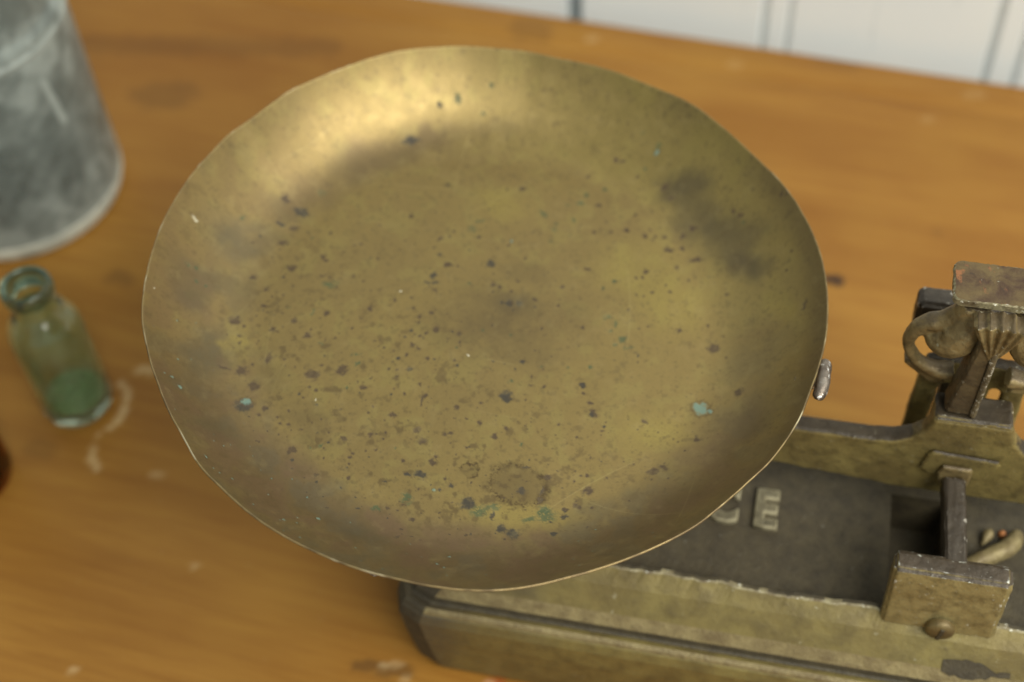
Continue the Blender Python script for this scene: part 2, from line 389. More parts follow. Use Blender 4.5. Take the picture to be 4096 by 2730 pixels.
def base_paint():
    b = NB('base_gold_paint'); v = b.coord(); sx = b.n('ShaderNodeSeparateXYZ'); b.lk(v, sx.inputs[0])
    n0 = b.noise(v, 30, 3, .5); n1 = b.noise(v, 110, 5, .62); n2 = b.noise(v, 480, 5, .7)
    c = b.mix(b.ramp(n0, [(.35, 0), (.65, 1)]), (.225, .180, .060), (.185, .140, .048))
    c = b.mix(b.ramp(n1, [(.40, 0), (.72, .75)]), c, (.095, .070, .027))
    w = b.n('ShaderNodeMath', operation='MULTIPLY_ADD'); b.lk(sx.outputs[0], w.inputs[0]); w.inputs[1].default_value = 9.0
    w2 = b.n('ShaderNodeMath', operation='MULTIPLY_ADD'); b.lk(sx.outputs[2], w2.inputs[0]); w2.inputs[1].default_value = -6.0; b.lk(n0, w2.inputs[2]); b.lk(w2.outputs[0], w.inputs[2])
    c = b.mix(b.ramp(w.outputs[0], [(.12, .85), (.52, 0)]), c, (.085, .068, .046))
    c = b.mix(b.ramp(n2, [(.60, 0), (.72, .6)]), c, (.05, .036, .02)); c = b.mix(b.ramp(b.noise(v, 260, 5, .7, .3), [(.66, 0), (.69, .7)]), c, (.34, .31, .2))
    b.set(Base_Color=c, Roughness=b.ramp(n2, [(.3, .36), (.7, .6)]), Metallic=.25, Normal=b.bump(n2, .5, .0004, b.bump(n1, .4, .001)))
    return b.m
BASEP = base_paint()
BASE = base()
# chipped bare mark on the front slope
def patch_on_base():
    bm = bmesh.new(); pts = []
    rnd = random.Random(3)
    cx, L = .199, .0125
    top = []; bot = []
    for i in range(16):
        t = i / 15; x = cx - L + 2 * L * t; wd = .0022 * (.35 + math.sin(math.pi * min(1, t * 1.2 + .12)) ** .5) + rnd.uniform(-.0003, .0003)
        zc = .0568 + rnd.uniform(-.0003, .0003)
        for sgn, lst in ((1, top), (-1, bot)):
            z = zc + sgn * wd; y = -.0805 + .0120 + (z - .0555) * (.007 / .009) - .00035
            lst.append(bm.verts.new((x, y, z)))
    for i in range(15): bm.faces.new((bot[i], bot[i + 1], top[i + 1], top[i]))
    return mkobj('paint_chip', bm2me(bm, 'paint_chip'), [DARK], BASE)
patch_on_base()
# --- raised lettering
def letter(ch, x, y, z, size, shear=0.0):
    cu = bpy.data.curves.new('letter', 'FONT'); cu.body = ch; cu.size = size; cu.extrude = .0007; cu.bevel_depth = .0009; cu.bevel_resolution = 1; cu.resolution_u = 6; cu.offset = .0005
    o = bpy.data.objects.new('tmp', cu); COL.objects.link(o); dg = bpy.context.evaluated_depsgraph_get()
    me = bpy.data.meshes.new_from_object(o.evaluated_get(dg)); bpy.data.objects.remove(o)
    me.materials.clear()
    mats = [LETTER, LEDGE]
    l = mkobj('letter', me, mats, BASE)
    for p in me.polygons: p.material_index = 0 if p.normal.z > .95 else 1
    l.location = (x, y, z + .0009); l.scale = (.80, 1.0, 1)
    return l
for chh, lx in (('C', .0900), ('E', .1095)):
    tag(letter(chh, lx, -.0215, .061, .0235), 'raised letter ' + chh + ' with worn pale edges')

# --- beam with its centre block
Y0B, Y1B = -.0060, .0016
cx = .1835
prof_top = [(.0, .108), (.10, .1095), (.1480, .1100), (.1570, .1112), (.1630, .1142), (.1668, .1185), (.1688, .1245), (.1692, .1275)]
prof = [(x, z) for x, z in prof_top] + [(2 * cx - x, z) for x, z in prof_top[::-1]]
bot = [(2 * cx - .0, .090), (2 * cx - .10, .0850), (cx + .02, .0805), (cx - .02, .0805), (.12, .0845), (.0, .090)]
bm = prism_bm(prof + bot, Y0B, Y1B, .0009)
BEAM = cast(mkobj('beam', bm2me(bm, 'beam'), CAST, SC), .0010)
bm = box_bm(.1692, 2 * cx - .1692, -.0056, .0078, .1120, .1285, .0010, sub=3)
cast(mkobj('centre_block', bm2me(bm, 'centre_block'), CAST, BEAM), .0005, .0004)
# boss with its raised frame round the knife edge, and the knife edge itself
bm = prism_bm([(.1705, .1075), (.1690, .0985), (.1720, .0955), (.1935, .0955), (.1975, .1065), (.1965, .1088), (.1720, .1102)], -.0082, -.0061, .0007)
cast(mkobj('boss', bm2me(bm, 'boss'), CAST, BEAM), .0005, .0004)
bm = prism_bm([(.1755, .1000), (.1765, .0940), (.1790, .0925), (.1870, .0925), (.1880, .0945), (.1880, .1035), (.1870, .1045), (.1770, .1045)], -.0105, -.0083, .0006)
cast(mkobj('boss_pad', bm2me(bm, 'boss_pad'), SCROLLC, BEAM), .0005, .0004)
bm = box_bm(.1782, .1866, -.0515, -.0106, .0915, .1005, .0009, sub=4, seed=5, taper=lambda c: (c.x + (.0008 if c.y < -.03 else -.0004), c.y, c.z))
cast(mkobj('knife_edge', bm2me(bm, 'knife_edge'), CASTD, BEAM), .0005, .0005)

# --- front bracket: screwed plate with a flat lip
FB = box_bm(.1610, .2034, -.0595, -.0540, .0660, .1010, .0014, taper=lambda c: (c.x, (-.0545 + (.0080 if c.y > -.057 else -.0012)) if c.z > .09 else c.y, c.z))
FRONT = cast(mkobj('front_bracket', bm2me(FB, 'front_bracket'), CASTW, SC), .0006, .0009)
# slotted screw
bm = bmesh.new(); seg = 32
prof_s = [(0, 0), (.0, .0)]
rings = []
for r_, h_ in [(.0046, -.001), (.0046, .0008), (.0042, .0018), (.0030, .0025), (.0012, .0028)]:
    rings.append([bm.verts.new((r_ * math.cos(2 * math.pi * k / seg), -h_, r_ * math.sin(2 * math.pi * k / seg))) for k in range(seg)])
for A, B in zip(rings[:-1], rings[1:]):
    for k in range(seg): bm.faces.new((A[k], A[(k + 1) % seg], B[(k + 1) % seg], B[k]))
bm.faces.new(rings[-1])
scr = mkobj('screw', bm2me(bm, 'screw'), [SCROLL], FRONT, True); scr.scale = (1.2, 1.0, 1.2); scr.location = (.1830, -.0599, .0705)
bm = box_bm(-.0007, .0007, -.0031, -.0016, -.0036, .0036, 0); 
slot = mkobj('screw_slot', bm2me(bm, 'screw_slot'), [DARK, DARK, DARK], FRONT); slot.location = (.1830, -.0599, .0705); slot.rotation_euler = (0, .15, 0)

# --- check arm curling over the tray floor
pts = catmull([(.1890, -.034, .0625, .0030), (.1955, -.0260, .064, .0034), (.2020, -.0215, .065, .0036), (.2085, -.0170, .065, .0036), (.2120, -.0120, .0645, .0034), (.2130, -.0080, .063, .0026)], 6)
bm = tube_bm([tuple(p) for p in pts], 12); cast(mkobj('check_arm', bm2me(bm, 'check_arm'), [OLIVE2], SC, True), .0005, .0012)
pts = catmull([(.1995, -.0150, .0615, .0008), (.2010, -.0125, .0625, .0018), (.2022, -.0100, .063, .0022), (.2030, -.0080, .0625, .0012)], 5)
bm = tube_bm([tuple(p) for p in pts], 12); cast(mkobj('check_pin', bm2me(bm, 'check_pin'), [OLIVE2], SC, True), .0005, .0012)
bm = bmesh.new(); bmesh.ops.create_uvsphere(bm, u_segments=16, v_segments=10, radius=.0017)
cop = NB('copper_rivet'); cop.set(Base_Color=(.50, .20, .07), Roughness=.5, Metallic=.3)
rv = mkobj('rivet', bm2me(bm, 'rivet'), [cop.m], SC, True); rv.location = (.2078, -.0080, .0615)

# --- pillar frame behind the beam: two legs, arch and wide bearing plate
YF0, YF1 = .0165, .0225
def mirror(pts): return [(2 * cx - x, z) for x, z in pts]
Lleg = [(.1625, .050), (.1630, .100), (.1640, .1270), (.1655, .1310)]
out = Lleg + mirror(Lleg)[::-1]
inner_r = [(.1958, .050), (.1956, .1150), (.1950, .1190), (.1935, .1212), (.1915, .1216), (.1905, .1200), (.1903, .050)]
outer = [(.1625, .050), (.1630, .100), (.1638, .1250), (.1650, .1325), (.1700, .1345), (.1760, .1350), (2 * cx - .1760, .1350), (2 * cx - .1700, .1345), (2 * cx - .1650, .1325), (2 * cx - .1638, .1250), (2 * cx - .1630, .100), (2 * cx - .1625, .050)]
path = outer + [(.1958, .050)] + inner_r[1:] + [(2 * cx - x, z) for x, z in inner_r[::-1]]
bm = prism_bm(path, YF0, YF1, .0009)
PIL = cast(mkobj('pillar_frame', bm2me(bm, 'pillar_frame'), CAST, SC), .0008, .0008)
for s_, xx in ((1, 0), (-1, 2 * cx)):
    pts = [(xx + s_ * .1575, .1408), (xx + s_ * .1555, .1388), (xx + s_ * .1565, .1376), (xx + s_ * .1665, .1290), (xx + s_ * .1720, .1290), (xx + s_ * .1720, .1345), (xx + s_ * .1650, .1360)]
    if s_ < 0: pts = pts[::-1]
    bm = prism_bm(pts, .0095, .0160, .0008); cast(mkobj('foot_wing', bm2me(bm, 'foot_wing'), SCROLLC, PIL), .0005, .0005)
bm = box_bm(.1585, 2 * cx - .1585, .0300, .0405, .1330, .1500, .0014, sub=5, seed=12)
REAR = cast(mkobj('rear_bracket', bm2me(bm, 'rear_bracket'), CASTD, SC), .0006, .0007)
bm = box_bm(.1755, .1895, .0310, .0385, .050, .1329, .0008); mkobj('bracket_stem', bm2me(bm, 'bracket_stem'), [DARK, DARK, DARK], REAR)

# --- ornament on the beam block: column, shell, scrolls and top plate
bm = box_bm(.1722, .1826, -.0030, .0070, .1286, .1700, .0009, taper=lambda c: (c.x + (.0048 if c.z > .15 and c.x < .178 else 0), c.y, c.z))
ORN = cast(mkobj('pointer_column', bm2me(bm, 'pointer_column'), CASTP, SC), .0005, .0007)
bm = box_bm(.1812, .1837, -.0044, -.0025, .1286, .1690, .0006, sub=5, seed=22, taper=lambda c: (c.x + (.0006 if c.z > .15 else 0), c.y, c.z))
cast(mkobj('column_fillet', bm2me(bm, 'column_fillet'), FILLET, ORN), .0004, .0005)
def shell():
    bm = bmesh.new(); NU, NV = 64, 20
    grid = []
    bx, bz = .1838, .1625
    for j in range(NV + 1):
        t = j / NV; row = []
        for i in range(NU + 1):
            a = (i / NU - .5) * 2 * math.radians(27)
            R_ = .0215 * (.12 + .88 * t) * (1 - .05 * abs(math.cos(i / NU * math.pi * 5)))
            x = bx - .0015 + math.sin(a) * R_ * 1.0; z = bz + math.cos(a) * R_ - .003
            rib = abs(math.cos(i / NU * math.pi * 5)); y = -.0035 - .0022 * math.sin(min(1, t) * 1.9) * (1 - (i / NU - .5) ** 2 * 2) - .0018 * (1 - abs(math.sin(i / NU * math.pi * 5)) ** 3) * 0 + .0016 * (rib ** 3) * (.3 + t)
            row.append((x, y, z))
        grid.append(row)
    F = [[bm.verts.new(p) for p in r] for r in grid]; Bk = [[bm.verts.new((p[0], .004, p[2])) for p in r] for r in grid]
    for j in range(NV):
        for i in range(NU):
            bm.faces.new((F[j][i], F[j][i + 1], F[j + 1][i + 1], F[j + 1][i])); bm.faces.new((Bk[j][i], Bk[j + 1][i], Bk[j + 1][i + 1], Bk[j][i + 1]))
    for i in range(NU):
        bm.faces.new((F[0][i], Bk[0][i], Bk[0][i + 1], F[0][i + 1])); bm.faces.new((F[NV][i], F[NV][i + 1], Bk[NV][i + 1], Bk[NV][i]))
    for j in range(NV):
        bm.faces.new((F[j][0], F[j + 1][0], Bk[j + 1][0], Bk[j][0])); bm.faces.new((F[j][NU], Bk[j][NU], Bk[j + 1][NU], F[j + 1][NU]))
    return cast(mkobj('shell', bm2me(bm, 'shell'), SCROLLC, ORN, True), .0004, .0005)
shell()
for s_, xx in ((1, 0), (-1, 2 * cx)):
    X = lambda x: xx + s_ * x
    yy = .0095
    ring = catmull([(X(.1728), yy, .1765, .0040), (X(.1695), yy, .1700, .0036), (X(.1650), yy, .1655, .0034), (X(.1608), yy, .1640, .0031), (X(.1572), yy, .1602, .0029), (X(.1552), yy, .1545, .0024), (X(.1562), yy, .1482, .0022), (X(.1600), yy, .1425, .0023), (X(.1650), yy, .1392, .0026), (X(.1700), yy, .1382, .0032), (X(.1740), yy, .1390, .0034)], 7)
    bm = tube_bm([tuple(p) for p in ring], 14, flat=1.25)
    lobe = catmull([(X(.1750), yy, .1775, .0042), (X(.1743), yy - .001, .1695, .0065), (X(.1715), yy - .002, .1620, .0078), (X(.1675), yy - .002, .1590, .0072), (X(.1635), yy - .001, .1590, .0050), (X(.1605), yy, .1605, .0022)], 7)
    tube_bm([tuple(p) for p in lobe], 14, bm=bm, flat=1.1)
    cast(mkobj('scroll', bm2me(bm, 'scroll'), SCROLLC, ORN, True), .0005, .0010)
# flat rusted top plate with rounded corners
def rounded(x0, x1, y0, y1, r, n=6):
    pts = []
    for cx_, cy_, a0 in ((x1 - r, y1 - r, 0), (x0 + r, y1 - r, 90), (x0 + r, y0 + r, 180), (x1 - r, y0 + r, 270)):
        for i in range(n + 1):
            a = math.radians(a0 + 90 * i / n); pts.append((cx_ + r * math.cos(a), cy_ + r * math.sin(a)))
    return pts
def top_plate():
    bm = bmesh.new(); rnd = random.Random(31)
    base_pts = rounded(.1652, 2 * cx - .1652, .0035, .0222, .0028)
    pts = []
    for i in range(len(base_pts)):
        a = np.array(base_pts[i]); b = np.array(base_pts[(i + 1) % len(base_pts)]); k = max(1, int(np.linalg.norm(b - a) / .0009))
        for j in range(k): pts.append(a + (b - a) * j / k)
    lv = [(.0, .1812), (.0, .1836), (.0005, .1842)]
    c = np.array([cx, .0128]); rings = []
    for ins, z in lv:
        ring = []
        for p in pts:
            d = (c - p); d = d / np.linalg.norm(d); q = p + d * (ins + rnd.uniform(-.00022, .00022)); ring.append(bm.verts.new((q[0], q[1], z + rnd.uniform(-.0001, .0001))))
        rings.append(ring)
    n = len(pts)
    for A, B in zip(rings[:-1], rings[1:]):
        for i in range(n):
            f = bm.faces.new((A[i], A[(i + 1) % n], B[(i + 1) % n], B[i])); f.material_index = 1
    bm.faces.new(rings[0][::-1]); bm.faces.new(rings[-1])
    o = mkobj('top_plate', bm2me(bm, 'top_plate'), [PLATE, CHIP], ORN); return o
top_plate()

# --- cradle that carries the pan
CR = mkobj('pan_post', bm2me(box_bm(-.006, .006, -.008, .004, .108, .1300, .0008), 'pan_post'), MATS, SC)
def tiltz(x, y): return .16702 - .0811 * x + .0325 * y      # height of the pan's rim plane in the scale frame
for k in range(4):
    a = math.radians(82 + 90 * k - 88)
    ca, sa = math.cos(a), math.sin(a)
    def prof_z(r): 
        t = max(0, min(1.1, (r - .084) / .041)); return .028 * t ** 2.1 - .028
    path = []
    for r in [0, .02, .04, .06, .075, .09, .10, .11, .118]:
        x, y = ca * r, sa * r; path.append((x, y, tiltz(x, y) + prof_z(r) - .0046, .0026))
    bm = tube_bm([tuple(p) for p in catmull(path, 3)], 10)
    mkobj('cradle_arm', bm2me(bm, 'cradle_arm'), [STEEL], SC, True)
lx, ly = .1259, -.0142; lz = tiltz(lx, ly) - .0035
path = catmull([(lx - .0012, ly - .0088, lz - .001, .0009), (lx - .0009, ly - .0078, lz - .0005, .0022), (lx, ly - .004, lz + .0003, .0025), (lx + .0003, ly + .001, lz + .0008, .0026), (lx + .0002, ly + .006, lz + .0005, .0025), (lx - .0003, ly + .0085, lz, .0010)], 6)
cast(mkobj('cradle_lug', bm2me(tube_bm([tuple(p) for p in path], 14), 'cradle_lug'), [STEEL], SC, True), .0005, .0006)
path = [(.117, -.0122, tiltz(.117, -.012) - .0105, .0022), (.122, -.0135, tiltz(.122, -.013) - .0085, .0022), (.126, -.0140, tiltz(.126, -.014) - .005, .0020)]
bm = tube_bm(path, 10); mkobj('lug_neck', bm2me(bm, 'lug_neck'), [STEEL], SC, True)

